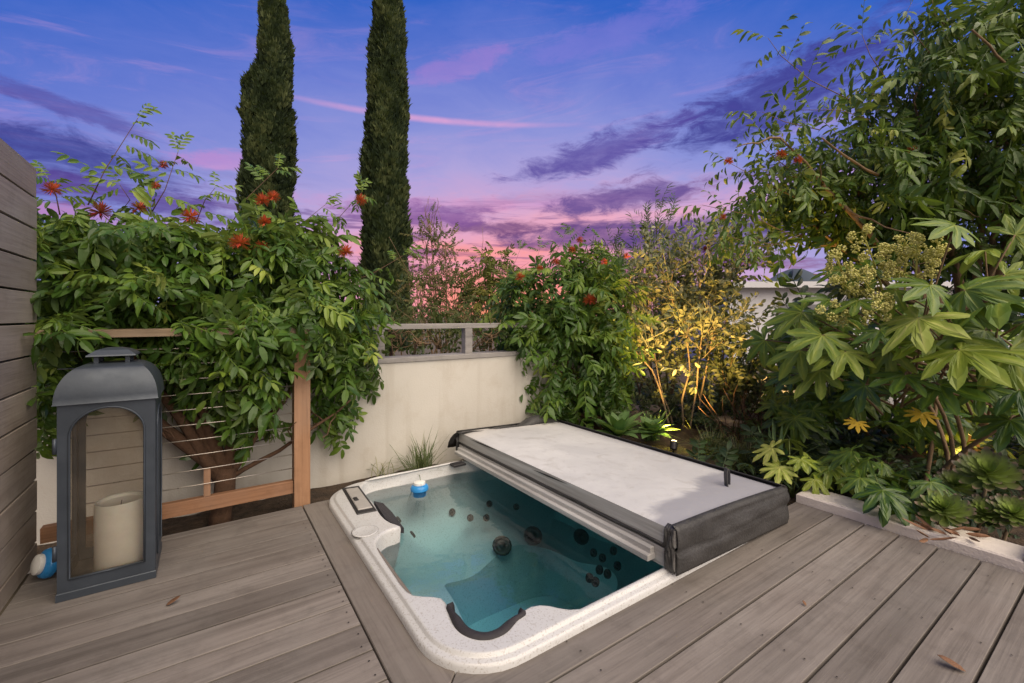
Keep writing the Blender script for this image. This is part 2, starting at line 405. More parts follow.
def glassm(t, b):
    fr = t.new('ShaderNodeFresnel'); fr.inputs[0].default_value = 1.45
    gl = t.new('ShaderNodeBsdfGlossy'); gl.inputs['Roughness'].default_value = .01
    tr = t.new('ShaderNodeBsdfTransparent'); tr.inputs[0].default_value = (.95, .93, .88, 1)
    mx = t.new('ShaderNodeMixShader'); t.put(mx.inputs[0], fr.outputs[0]); t.l.new(tr.outputs[0], mx.inputs[1]); t.l.new(gl.outputs[0], mx.inputs[2])
    df = t.new('ShaderNodeBsdfDiffuse'); df.inputs[0].default_value = (.34, .27, .19, 1)
    dn = t.noise(t.new('ShaderNodeTexCoord').outputs['Object'], 7, 5, .65)
    m2 = t.new('ShaderNodeMixShader'); t.put(m2.inputs[0], t.mapr(dn, .35, .75, .05, .20)); t.l.new(mx.outputs[0], m2.inputs[1]); t.l.new(df.outputs[0], m2.inputs[2])
    t.l.new(m2.outputs[0], t.n['Material Output'].inputs[0])
M['glass'] = mat('dusty_pane', glassm)
M['blue'] = simple('blue_plastic', (.03, .25, .62), .35, 0, .1, 10)
M['white'] = simple('white_plastic', (.78, .78, .76), .4, 0, .05, 10)
M['curb'] = simple('limewashed_curb', (.70, .64, .58), .85, 0, .12, 12, .4)
def soilm(t, b):
    o = t.new('ShaderNodeTexCoord').outputs['Object']
    n = t.noise(o, 14, 8, .7); v = t.noise(o, 60, 4)
    t.put(b.inputs['Base Color'], t.mix(t.mapr(n, .35, .7), (.028, .019, .013, 1), (.12, .078, .05, 1)))
    b.inputs['Roughness'].default_value = .95; t.put(b.inputs['Normal'], t.bump(t.math('ADD', n, v), .8, .03))
M['soil'] = mat('mulch', soilm)
M['ground'] = simple('dry_earth', (.10, .082, .055), .95, 0, .3, 3, .5)
M['hill'] = simple('far_hill', (.055, .075, .10), .95, 0, .2, .02)
M['plaster'] = simple('white_plaster', (.62, .62, .64), .85, 0, .05, 2, .1)
M['roof'] = simple('grey_roof', (.20, .20, .21), .8, 0, .15, 3, .2)
M['stone'] = simple('tan_flagstone', (.36, .27, .20), .85, 0, .25, 6, .5)
M['dryleaf'] = simple('dry_brown_leaf', (.19, .095, .05), .7, 0, .3, 30, .3)
M['red'] = leafmat('red_stamens', [(0, (.62, .05, .03, 1)), (.6, (.85, .14, .07, 1)), (1, (.40, .03, .05, 1))], .6, .25, .2)
M['leafA'] = leafmat('pinnate_leaf', [(0, (.028, .070, .013, 1)), (.35, (.066, .140, .019, 1)), (.7, (.16, .245, .030, 1)), (1, (.30, .37, .065, 1))], .4, .27, .45)
M['leafB'] = leafmat('glossy_leaf', [(0, (.032, .075, .014, 1)), (.4, (.075, .145, .020, 1)), (.75, (.16, .24, .030, 1)), (1, (.32, .35, .05, 1))], .36, .27, .5)
M['leafS'] = leafmat('silver_leaf', [(0, (.075, .10, .045, 1)), (.5, (.20, .22, .12, 1)), (1, (.46, .45, .28, 1))], .5, .25, .4)
M['leafF'] = leafmat('palmate_leaf', [(0, (.026, .075, .024, 1)), (.35, (.105, .185, .022, 1)), (.65, (.25, .32, .036, 1)), (.85, (.34, .41, .07, 1)), (1, (.48, .50, .13, 1))], .34, .24, .5)
M['leafY'] = leafmat('yellowed_leaf', [(0, (.55, .33, .02, 1)), (1, (.72, .50, .05, 1))], .45, .3, .4)
M['cyp'] = leafmat('cypress_scale', [(0, (.014, .026, .012, 1)), (.5, (.040, .060, .024, 1)), (1, (.10, .12, .045, 1))], .7, .12, .2)
M['dry'] = leafmat('olive_brown_leaf', [(0, (.035, .06, .018, 1)), (.5, (.085, .11, .032, 1)), (1, (.20, .15, .06, 1))], .6, .25, .3)
M['olive'] = leafmat('olive_leaf', [(0, (.045, .065, .014, 1)), (.5, (.10, .12, .022, 1)), (1, (.22, .20, .04, 1))], .5, .27, .3)
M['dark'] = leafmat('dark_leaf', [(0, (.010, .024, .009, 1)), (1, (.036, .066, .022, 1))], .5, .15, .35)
M['grass'] = leafmat('grass_blade', [(0, (.028, .046, .022, 1)), (.5, (.080, .105, .045, 1)), (1, (.30, .26, .13, 1))], .5, .22, .4)
M['agave'] = leafmat('agave_leaf', [(0, (.045, .13, .045, 1)), (.5, (.11, .24, .07, 1)), (1, (.30, .42, .12, 1))], .45, .22, .4)
M['aeon'] = leafmat('aeonium_leaf', [(0, (.30, .42, .08, 1)), (.5, (.20, .27, .07, 1)), (.85, (.12, .13, .06, 1)), (1, (.22, .16, .12, 1))], .4, .1, .45)
M['umbel'] = leafmat('umbel_bud', [(0, (.60, .58, .15, 1)), (1, (.82, .76, .30, 1))], .7, .2, .3)
M['petiole'] = simple('green_stalk', (.17, .22, .06), .5, 0, .2, 20)

# ================================================================== SETTING
# ground sheet with the tub pit left out
X0, X1, Y0, Y1 = .60, 2.49, 1.22, 3.03
g = Geo(); xs = [-900, -8, X0, X1, 12, 900]; ys = [-900, -8, Y0, Y1, 14, 900]
idx = {}; V = []
for i, x in enumerate(xs):
    for j, y in enumerate(ys): idx[i, j] = len(V); V.append((x, y, -.22))
Q = [(idx[i, j], idx[i + 1, j], idx[i + 1, j + 1], idx[i, j + 1]) for i in range(5) for j in range(5) if not (i == 2 and j == 2)]
g.add(V, None, Q); tag(g.build('ground', M['ground']), kind='structure')

def sheet(g, x0, x1, y0, y1, z, n, amp):
    nx = max(2, int((x1 - x0) * n)); ny = max(2, int((y1 - y0) * n))
    V = []
    for i in range(nx + 1):
        for j in range(ny + 1):
            x = x0 + (x1 - x0) * i / nx; y = y0 + (y1 - y0) * j / ny
            e = min(i, j, nx - i, ny - j) > 0
            V.append((x, y, z + (amp * (math.sin(x * 7.1 + y * 3.3) * .5 + math.sin(x * 13.7 - y * 11) * .3 + rng.normal(0, .35)) if e else 0)))
    Q = [(i * (ny + 1) + j, (i + 1) * (ny + 1) + j, (i + 1) * (ny + 1) + j + 1, i * (ny + 1) + j + 1) for i in range(nx) for j in range(ny)]
    g.add(V, None, Q)
g = Geo()
sheet(g, -2.5, 8.5, 3.12, 8.0, -.07, 8, .018)
sheet(g, 2.53, 8.5, 1.305, 3.12, -.05, 10, .018)
sheet(g, 3.10, 8.5, -2.5, 1.305, -.03, 10, .018)
tag(g.build('garden_soil', M['soil'], smooth=True), kind='structure')

# deck
g = Geo(); P0 = .1507
def deckrow(x0, x1, y0, y1): g.prism([(x0, y0), (x1, y0), (x1, y1), (x0, y1)], -.07, rng.normal(0, .0006), .0016)
k = 0; y = 1.094
while y < 2.96:
    y2 = min(y + P0, 2.97)
    if y2 - y > .05: deckrow(-.66, .472, y + .0036, y2 - .0036)
    y += P0
for k in range(1, 26): deckrow(-.66, 3.025, 1.094 - P0 * k + .005, 1.094 - P0 * (k - 1) - .005)
g.prism([(.479, 1.0975), (3.025, 1.0975), (3.025, 1.30), (.668, 1.30), (.479, 1.111)], -.032, 0, .003)
g.prism([(.479, 1.117), (.70, 1.338), (.70, 2.97), (.479, 2.97)], -.032, 0.0004, .003, 1)
for yy in np.arange(1.094, 2.9, P0):                       # screws at the board ends
    for dyy in (.03, .10):
        for xx in (.445,):
            c = (xx + rng.normal(0, .004), yy + dyy + rng.normal(0, .004)); r = .0034
            g.add([(c[0] + r * math.cos(a), c[1] + r * math.sin(a), .0042) for a in np.linspace(0, 2 * math.pi, 7)[:-1]], [(0, 1, 2), (0, 2, 3), (0, 3, 4), (0, 4, 5)], None, 0, 2)
for kk in range(-1, 12):
    for dyy in (.03, .10):
        for xx in (1.05, 1.65, 2.25, 2.85):
            c = (xx + rng.normal(0, .006), 1.094 - P0 * kk - P0 + dyy + rng.normal(0, .004)); r = .0034
            if c[1] > 1.23: continue
            g.add([(c[0] + r * math.cos(a), c[1] + r * math.sin(a), .0042) for a in np.linspace(0, 2 * math.pi, 7)[:-1]], [(0, 1, 2), (0, 2, 3), (0, 3, 4), (0, 4, 5)], None, 0, 2)
g.box((-.66, 2.955, -.2), (.59, 2.985, -.075)); 
tag(g.build('deck', [M['deck_x'], M['deck_y'], M['screw']]), kind='structure')

# plank wall on the left
t = thing('plank_wall', 'tall grey brown wall of horizontal planks on the far left of the deck', 'wall', (-.70, 1.5, 0))
g = Geo(); ph = .147
for k in range(13):
    z1 = 1.85 - ph * k; z0 = max(.004, z1 - ph + .010)
    if z1 < .02: break
    g.box((-.695 - rng.random() * .002, -2.0, z0), (-.667 + rng.normal(0, .001), 3.0, z1), ch=.002)
g.build('planks', M['plank'], t)
g = Geo(); g.box((-.76, -2.0, .0), (-.70, 2.98, 1.83)); g.build('backing_frame', M['blackplastic'], t)

# stucco wall with wooden fence on top
WY = 3.42
t = thing('stucco_wall', 'cream stucco garden wall running behind the hot tub', 'wall', (0, WY, -.1))
g = Geo(); g.box((-3.0, WY, -.25), (3.55, WY + .18, .79)); g.build('wall_face', M['stucco'], t)
g = Geo(); g.box((-3.0, WY - .015, .793), (3.55, WY + .19, .828), ch=.004); g.build('cap', M['greywood'], t)
t = thing('post_and_rail_fence', 'low grey weathered post and rail fence on top of the cream wall', 'fence', (0, WY + .1, .828))
g = Geo(); g.box((-3.0, WY + .06, 1.052), (2.9, WY + .12, 1.094), ch=.004); g.build('rail', M['greywood'], t)
for px in (379, 467, 560):
    p = PY(px, 340, WY + .09); g = Geo(); g.box((p[0] - .035, WY + .055, .828), (p[0] + .035, WY + .125, 1.049), ch=.004); g.build('post', M['greywood'], t)

# cable railing
RY = 3.03
t = thing('cable_railing', 'wooden deck railing with horizontal steel cables in front of the cream wall', 'railing', (.48, RY, 0))
g = Geo(); g.box((.435, RY - .035, -.1), (.525, RY + .055, 1.045), ch=.004); g.build('post', M['redwood_z'], t)
g = Geo(); g.box((-.69, RY - .055, 1.048), (.56, RY + .075, 1.088), ch=.005); g.build('top_rail', M['palewood'], t)
g = Geo(); g.box((-.66, RY - .015, .07), (.432, RY + .030, .145), ch=.004); g.build('bottom_rail', M['redwood'], t)
g = Geo(); g.box((-.02, RY - .012, .148), (.012, RY + .012, .30), ch=.003); g.build('spacer', M['redwood_z'], t)
for k in range(10):
    z = .225 + .084 * k; g = Geo(); g.tube([(-.60, RY - .018, z), (0, RY - .019, z - .002), (.46, RY - .018, z)], .0028, 6); g.build('cable', M['steel'], t, True)

# curb along the planting bed
g = Geo()
g.box((3.03, .36, -.15), (3.235, 1.30, .052), ch=.008); g.box((3.03, -2.5, -.15), (3.26, .357, .13), ch=.01)
tag(g.build('curb', M['curb']), kind='structure')

# far hill and the house
g = Geo(); n = 40; V = []; c = P(785, 317, 420)
for i in range(n + 1):
    for j in range(13):
        u = i / n * 2 - 1; v = j / 12 * 2 - 1
        h = 46 * max(0, 1 - abs(u) ** 1.6) ** 1.1 * max(0, 1 - v * v) * (1 + .1 * math.sin(u * 9)) - 1.5
        q = c + np.array((C_, -S_, 0)) * u * 75 + np.array((S_, C_, 0)) * v * 60; V.append((q[0], q[1], h))
g.add(V, None, [(i * 13 + j, (i + 1) * 13 + j, (i + 1) * 13 + j + 1, i * 13 + j + 1) for i in range(n) for j in range(12)])
tag(g.build('hill', M['hill'], smooth=True), kind='structure')

hp = P(735, 317, 12.5)
t = thing('white_house', 'white plastered house with a flat grey roof beyond the garden', 'house', (hp[0], hp[1], -.22))
rt = np.array((C_, -S_, 0)); fw = np.array((S_, C_, 0))
def obox(g, o, a, b, ch=0, mrow=0):
    V = []
    for z in (a[2], b[2]):
        for (u, v) in ((a[0], a[1]), (b[0], a[1]), (b[0], b[1]), (a[0], b[1])): q = o + rt * u + fw * v; V.append((q[0], q[1], z))
    g.add(V, None, [(3, 2, 1, 0), (4, 5, 6, 7), (0, 1, 5, 4), (1, 2, 6, 5), (2, 3, 7, 6), (3, 0, 4, 7)], 0, mrow)
g = Geo(); obox(g, hp, (-.2, 0, -.22), (8, 6, 1.95)); g.build('wall', M['plaster'], t)
g = Geo(); obox(g, hp, (-.5, -.35, 1.955), (8.3, 6.3, 2.12)); g.build('roof', M['plaster'], t)
g = Geo(); obox(g, hp, (1.2, -.03, .4), (2.4, .05, 1.5)); wn = g.build('window', M['roof'], t)

# ================================================================== LEAF TEMPLATES
def leaflet(L, Wd, curl=.25, fold=.25):
    ts = (.16, .48, .78); ws = (.68, 1.0, .72)
    V = [(0, 0, 0)]
    for tt, ww in zip(ts, ws):
        hw = Wd * .5 * ww; z = -curl * L * tt * tt
        V += [(L * tt, hw, z + fold * hw), (L * tt, 0, z), (L * tt, -hw, z + fold * hw)]
    V.append((L, 0, -curl * L))
    T = [(0, 2, 1), (0, 3, 2), (7, 8, 10), (8, 9, 10)]; Q = [(1, 2, 5, 4), (2, 3, 6, 5), (4, 5, 8, 7), (5, 6, 9, 8)]
    return np.array(V), np.array(T), np.array(Q)
def rotz(a): c, s = math.cos(a), math.sin(a); return np.array(((c, -s, 0), (s, c, 0), (0, 0, 1)))
def roty(a): c, s = math.cos(a), math.sin(a); return np.array(((c, 0, s), (0, 1, 0), (-s, 0, c)))
def rotx(a): c, s = math.cos(a), math.sin(a); return np.array(((1, 0, 0), (0, c, -s), (0, s, c)))
def compound(L=.22, pairs=5, l=.10, wd=.036, droop=.25, ang=58, alternate=False, jit=.15):
    V = []; T = []; Q = []; n = 0; A = []
    xs = np.linspace(.18, .92, pairs)
    items = []
    for i, s in enumerate(xs):
        for sd in ((1, -1) if not alternate else (((-1) ** i),)):
            items.append((s + rng.normal(0, .015), sd * R(ang + rng.normal(0, 8)), l * (.72 + .5 * s * (1.15 - .4 * s)) * (1 + rng.normal(0, .08))))
    items.append((1.0, rng.normal(0, .15), l * 1.0))
    for s, a, ll in items:
        v, t, q = leaflet(ll, wd * (ll / l) ** .6 * (1 + rng.normal(0, .08)), .2 + rng.random() * .3, .1 + rng.random() * .35)
        v = v @ rotx(rng.normal(0, .3)).T @ roty(.1 + abs(rng.normal(0, jit)) + .15).T @ rotz(a).T
        v = v + np.array((s * L, 0, -droop * L * s * s))
        V.append(v); T.append(t + n); Q.append(q + n); n += len(v); A.append(np.full(len(v), rng.normal(0, .08)))
    # thin midrib
    rv = []
    for s in (0, .35, .7, 1.0): rv += [(s * L, .0022, -droop * L * s * s), (s * L, -.0022, -droop * L * s * s)]
    V.append(np.array(rv)); Q.append(np.array([(0, 1, 3, 2), (2, 3, 5, 4), (4, 5, 7, 6)]) + n); A.append(np.full(8, .2))
    return np.concatenate(V), np.concatenate(T), np.concatenate(Q), np.concatenate(A)
CP = [compound(.17 + .05 * rng.random(), int(rng.integers(4, 6)), .082, .032, .2 + .25 * rng.random()) for _ in range(8)]
CPM = [compound(.17 + .05 * rng.random(), int(rng.integers(4, 6)), .080, .030, .2 + .25 * rng.random()) for _ in range(6)]
SPR = [compound(.30 + .12 * rng.random(), int(rng.integers(8, 12)), .105, .036, .1 + .3 * rng.random(), 50, True, .35) for _ in range(8)]
OLV = [compound(.20 + .08 * rng.random(), int(rng.integers(4, 7)), .048, .025, .0, 45, bool(i % 2), .35) for i in range(8)]
OLE = [compound(.30 + .1 * rng.random(), int(rng.integers(6, 9)), .095, .014, -.05, 35, False, .1) for _ in range(5)]
TIN = [compound(.20, 9, .030, .014, .1, 55, False, .3) for _ in range(5)]
def place(g, tpl, p, d, nn, s=1.0, tint=.3):
    x = nrm(d); z = np.asarray(nn, float); z = z - x * (x @ z)
    if np.linalg.norm(z) < .05: z = np.cross(x, (.3, .8, .1))
    z = nrm(z); y = np.cross(z, x); Mx = np.stack([x, y, z], 1)
    V, T, Q, A = tpl
    g.add(V * s @ Mx.T + np.asarray(p), T, Q, A + tint)
CAMP = np.array((0, 0, CH))
def in_ell(n, c, r, bias=.45):
    d = rng.normal(0, 1, (n, 3)); d /= np.linalg.norm(d, axis=1)[:, None]
    rr = (bias + (1 - bias) * rng.random(n)) ** .7
    ax = np.array((rt * r[0], np.array((0, 0, 1)) * r[1], fw * r[2]))
    return c + (d * rr[:, None]) @ ax, d @ ax / np.linalg.norm(d @ ax, axis=1)[:, None], rr
def crown(g, ells, tpls, dens, s=1.0, base=.25, droop=.35, new=.0, up=.55, topz=None, clear=None):
    for (c, r, k) in ells:
        n = int(dens * k * (r[0] * r[1] + r[1] * r[2] + r[0] * r[2]) * 4)
        pts, out, rr = in_ell(n, c, r)
        for p, o, q in zip(pts, out, rr):
            if clear is not None and clear(p): continue
            d = o + rng.normal(0, .45, 3) + np.array((0, 0, -droop)) + nrm(CAMP - p) * .15
            nn = np.array((0, 0, up)) + o * .6 + nrm(CAMP - p) * .2 + rng.normal(0, .35, 3)
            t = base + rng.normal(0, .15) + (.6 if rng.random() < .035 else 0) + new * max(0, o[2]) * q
            place(g, tpls[rng.integers(len(tpls))], p - nrm(d) * .08, d, nn, s * max(.5, 1 + rng.normal(0, .22)), t)
def limb(g, a, b, r0, r1, n=7, amp=.012, seg=8):
    p = wobble(a, b, n, amp); g.tube(p, np.linspace(r0, r1, n), seg); return p
def shoot(gl, gb, pts, tpls, n, s, tint, r=.004):
    """a leafy shoot along a bent line"""
    pts = np.array(pts, float); L = np.concatenate([[0], np.cumsum(np.linalg.norm(np.diff(pts, axis=0), axis=1))])
    gb.tube(pts, np.linspace(r * .7, r * .28, len(pts)), 5)
    for q in (-1.0, .3): place(gl, tpls[rng.integers(len(tpls))], pts[-1], nrm(pts[-1] - pts[-2]) + rng.normal(0, .35, 3), (0, 0, 1) + nrm(CAMP - pts[-1]) * .6, s * .75, tint + .1)
    for i in range(n):
        u = (.25 + .75 * (i + .5) / n) * L[-1]; j = min(len(pts) - 2, int(np.searchsorted(L, u) - 1)); f = (u - L[j]) / (L[j + 1] - L[j])
        p = pts[j] * (1 - f) + pts[j + 1] * f; tg = nrm(pts[j + 1] - pts[j])
        side = nrm(np.cross(tg, rng.normal(0, 1, 3)))
        d = tg * .45 + side * .8 + np.array((0, 0, -.25)); place(gl, tpls[rng.integers(len(tpls))], p, d, np.array((0, 0, .7)) + nrm(CAMP - p) * .5, s * (1.05 - .4 * i / n), tint + rng.normal(0, .08))
def pompom(parent, p, r, tint=.4, name='flower'):
    r *= 1.25; g = Geo(); d = rng.normal(0, 1, (120, 3)); d /= np.linalg.norm(d, axis=1)[:, None]
    for v in d:
        if v[2] < -.75: continue
        a = nrm(np.cross(v, (.3, .5, .8))) * r * .05; b = nrm(np.cross(v, a)) * r * .05; e = v * r * (.75 + .35 * rng.random())
        g.add([a * .4, b * .4, -a * .4, e * .8 + a, e * .8 - a, e * 1.05 + b, e], [(0, 3, 4), (0, 4, 2), (3, 5, 4), (1, 6, 3), (3, 6, 4)], None, tint + rng.normal(0, .15))
    g.v = [v + np.array(p) for v in g.v]
    return g.build(name, M['red'], parent)

# ================================================================== HOT TUB
RZ = .042; WZ = -.045
def rrect(x0, x1, y0, y1, r, n=7):
    out = []
    for cx, cy, a0 in ((x0 + r, y0 + r, 180), (x1 - r, y0 + r, 270), (x1 - r, y1 - r, 0), (x0 + r, y1 - r, 90)):
        for i in range(n): a = R(a0 + 90 * i / (n - 1)); out.append((cx + r * math.cos(a), cy + r * math.sin(a)))
    return np.array(out)
def resample(p, n):
    p = np.vstack([p, p[:1]]); L = np.concatenate([[0], np.cumsum(np.linalg.norm(np.diff(p, axis=0), axis=1))])
    u = np.linspace(0, L[-1], n + 1)[:-1]; return np.stack([np.interp(u, L, p[:, i]) for i in range(2)], 1)
def catmull(p, m=6):
    out = []; n = len(p)
    for i in range(n):
        a, b, c, d = p[i - 1], p[i], p[(i + 1) % n], p[(i + 2) % n]
        for t in np.arange(m) / m: out.append(.5 * ((2 * b) + (-a + c) * t + (2 * a - 5 * b + 4 * c - d) * t * t + (-a + 3 * b - 3 * c + d) * t ** 3))
    return np.array(out)
pix = [(372, 479), (362, 487), (366, 495), (374, 503), (381, 514), (389, 521), (401, 526), (388, 530), (379, 537), (377, 546), (392, 570), (408, 591), (424, 595), (440, 596), (448, 604),
       (451, 617), (459, 628), (474, 635), (490, 636), (506, 629), (516, 618), (523, 609), (534, 604), (548, 604), (562, 607), (577, 608), (600, 604), (625, 592), (650, 577), (668, 566)]
inner = [G(x, y, RZ)[:2] for x, y in pix] + [np.array(q) for q in ((1.95, 1.235), (2.30, 1.26), (2.40, 1.40), (2.42, 2.1), (2.40, 2.75), (2.28, 2.93), (1.9, 2.965))] + [G(460, 461.5, RZ)[:2], G(415, 470.5, RZ)[:2]]
inner = resample(catmull(np.array(inner)), 170); inner[:, 1] = np.maximum(inner[:, 1], 1.262)
area = .5 * np.sum(inner[:, 0] * np.roll(inner[:, 1], -1) - np.roll(inner[:, 0], -1) * inner[:, 1])
if area < 0: inner = inner[::-1]
OX0, OX1, OY0, OY1 = .603, 2.53, 1.203, 3.085
outer = resample(rrect(OX0, OX1, OY0, OY1, .26, 12), 150)
def offs(p, d):
    tn = np.roll(p, -1, 0) - np.roll(p, 1, 0); tn /= np.linalg.norm(tn, axis=1)[:, None] + 1e-9
    return p + np.stack([tn[:, 1], -tn[:, 0]], 1) * d      # outward for CCW
cen = np.array((1.48, 2.1))
def toward(x0, x1, y0, y1, pw=5):
    d = inner - cen; a = np.arctan2(d[:, 1] / ((y1 - y0) / 2), d[:, 0] / ((x1 - x0) / 2)); c, s = np.cos(a), np.sin(a)
    k = (np.abs(c) ** pw + np.abs(s) ** pw) ** (-1 / pw)
    return np.stack([(x0 + x1) / 2 + c * k * (x1 - x0) / 2, (y0 + y1) / 2 + s * k * (y1 - y0) / 2], 1)
bm = bmesh.new()
def ring(p, z): return [bm.verts.new((x, y, z)) for x, y in p]
def bridge(a, b):
    n = len(a); f = []
    for i in range(n): f.append(bm.faces.new((a[i], a[(i + 1) % n], b[(i + 1) % n], b[i])))
    return f
r0 = ring(outer, -.03); prev = r0
for dd, zz in ((0, .016), (-.005, .025), (-.010, .028), (-.026, .029), (-.030, .031), (-.033, .039), (-.038, RZ), (-.043, RZ)):
    r4 = ring(offs(outer, dd) if dd else outer, zz); bridge(prev, r4); prev = r4
i4 = ring(offs(inner, .016), RZ); i3 = ring(offs(inner, .012), RZ); i2 = ring(offs(inner, .004), RZ - .004); i1 = ring(inner, RZ - .016)
bridge(i4, i3); bridge(i3, i2); bridge(i2, i1)
from mathutils.geometry import delaunay_2d_cdt
po_, pi_ = offs(outer, -.043), offs(inner, .016); no_, ni_ = len(po_), len(pi_)
res = delaunay_2d_cdt([Vector(q) for q in np.vstack([po_, pi_])], [(i, (i + 1) % no_) for i in range(no_)] + [(no_ + i, no_ + (i + 1) % ni_) for i in range(ni_)], [], 0, 1e-6)
def inside(q, poly):
    x, y = q; xa, ya = poly[:, 0], poly[:, 1]; xb, yb = np.roll(xa, -1), np.roll(ya, -1)
    return np.sum(((ya > y) != (yb > y)) & (x < (xb - xa) * (y - ya) / (yb - ya + 1e-12) + xa)) % 2 == 1
allv = r4 + i4
for f in res[2]:
    ids = [res[3][k][0] if len(res[3][k]) else None for k in f]; ctr_ = sum((Vector(res[0][k]) for k in f), Vector((0, 0))) / len(f)
    if None in ids or not inside(ctr_, po_) or inside(ctr_, pi_): continue
    try: bm.faces.new([allv[k] for k in ids])
    except ValueError: pass
w1 = inner * .97 + toward(.70, 2.40, 1.30, 2.94) * .03
ri = ring(w1, WZ - .02); bridge(i1, ri)
t1 = toward(.80, 2.38, 1.38, 2.88); A1 = inner * .55 + t1 * .45
ra = ring(A1, -.20); bridge(ri, ra)
ds = .40 + .05 * np.sin(np.arctan2(t1[:, 1] - cen[1], t1[:, 0] - cen[0]) * 4)
t2 = toward(.86, 2.30, 1.46, 2.80)
rb = [bm.verts.new((x, y, -z)) for (x, y), z in zip(t2, ds)]; bridge(ra, rb)
t3 = toward(1.10, 2.02, 1.72, 2.46, 4)
rc = [bm.verts.new((x, y, -z - .03)) for (x, y), z in zip(t3, ds)]; bridge(rb, rc)
t4 = toward(1.14, 1.97, 1.77, 2.41, 4)
rd = ring(t4, -.74); bridge(rc, rd); bm.faces.new(rd)
bmesh.ops.recalc_face_normals(bm, faces=bm.faces)
me = bpy.data.meshes.new('shell'); bm.to_mesh(me); bm.free(); me.materials.append(M['shell'])
for p in me.polygons: p.use_smooth = True
me.set_sharp_from_angle(angle=R(50))
tub = thing('hot_tub', 'sunken hot tub with white speckled rim and teal water in the wooden deck', 'hot tub', (1.5, 2.1, -.9))
sh = bpy.data.objects.new('shell', me); COL.objects.link(sh); adopt(sh, tub)
g = Geo(); oc = offs(outer, -.006); n = len(oc)
V = [(x, y, -.031) for x, y in oc] + [(x, y, -.93) for x, y in oc]
g.add(V, None, [(i, n + i, n + (i + 1) % n, (i + 1) % n) for i in range(n)]); g.build('cabinet', M['cabinet'], tub, 40)
# headrest pillow: a U of foam along the near corner notch
po = [G(x, y, RZ + .01) for x, y in ((453, 603), (453.5, 615), (459, 627), (472, 634.5), (488, 636), (504, 630), (514, 619), (520, 609))]
po = np.array(po); cc = catmull(po[:, :2], 5)[:36]
ctr = po[:, :2].mean(0) + (G(490, 600, RZ)[:2] - po[:, :2].mean(0)) * .3
V = []; Q = []; m = 8
for i, q in enumerate(cc):
    u = i / (len(cc) - 1); wd = .062 * (math.sin(math.pi * min(1, max(0, u * .94 + .03))) ** .45); dirn = (ctr - q) / np.linalg.norm(ctr - q)
    for j in range(m):
        a = 2 * math.pi * j / m; off = .5 * wd - .5 * wd * math.cos(a); z = RZ - .012 + .03 * math.sin(a) * (1 if math.sin(a) > 0 else 1.4) - .25 * off
        V.append((q[0] + dirn[0] * (off - .012), q[1] + dirn[1] * (off - .012), z))
for i in range(len(cc) - 1):
    for j in range(m): Q.append((i * m + j, i * m + (j + 1) % m, (i + 1) * m + (j + 1) % m, (i + 1) * m + j))
T = []
for j in range(1, m - 1): T += [(0, j + 1, j), ((len(cc) - 1) * m, (len(cc) - 1) * m + j, (len(cc) - 1) * m + j + 1)]
g = Geo(); g.add(V, T, Q); g.build('headrest', M['pillow'], tub, True)
# filter lid on the far left rim: dark frame, grey panel
def quad_px(px, z): return [tuple(G(x, y, z)[:2]) for x, y in px]
fr = quad_px([(342, 488), (357, 514), (377, 510), (359, 485.5)], RZ + .006)
def lift_poly(g, poly, z0, z1, m=0):
    a = np.array(poly); ar = .5 * np.sum(a[:, 0] * np.roll(a[:, 1], -1) - np.roll(a[:, 0], -1) * a[:, 1])
    g.prism(a if ar > 0 else a[::-1], z0, z1, .003, m)
g = Geo(); lift_poly(g, fr, RZ - .02, RZ + .006); fo = g.build('filter_lid', M['blackplastic'], tub)
fa = np.array(fr); fc = fa.mean(0); pn = fc + (fa - fc) * np.array((.72, .80))
g = Geo(); lift_poly(g, pn, RZ + .0062, RZ + .013); lp = g.build('lid_panel', M['greyplastic'], fo)
g = Geo(); q = G(356, 500, RZ + .01); g.box((q[0] - .012, q[1] - .02, RZ + .0132), (q[0] + .012, q[1] + .03, RZ + .018), ch=.002); g.build('latch', M['blackplastic'], fo)
# weir flap / dark pillow below the lid
pl = [G(x, y, z) for x, y, z in ((374, 501, .045), (383, 503, .02), (392, 512, .0), (404, 528, -.01), (398, 527, .02), (386, 519, .035))]
g = Geo(); V = [p for p in pl] + [p - np.array((0, 0, .03)) for p in pl]; n = 6
g.add(V, [(0, i, i + 1) for i in range(1, 5)] + [(6, 6 + i + 1, 6 + i) for i in range(1, 5)], [(i, (i + 1) % n, n + (i + 1) % n, n + i) for i in range(n)])
g.build('filter_flap', M['pillow'], tub)
g = Geo(); q = G(458, 464, RZ); g.box((q[0] - .05, q[1] - .035, RZ - .01), (q[0] + .05, q[1] + .035, RZ + .008), ch=.004); g.build('rim_vent', M['blackplastic'], tub)
# cup recess: shallow dish ring on the left rim
q = G(366, 531, RZ); g = Geo(); g.lathe([(.052, RZ + .0015), (.060, RZ + .004), (.068, RZ + .0012)], (q[0] - .005, q[1], 0), 24); g.build('cup_recess', M['shell'], tub, True)
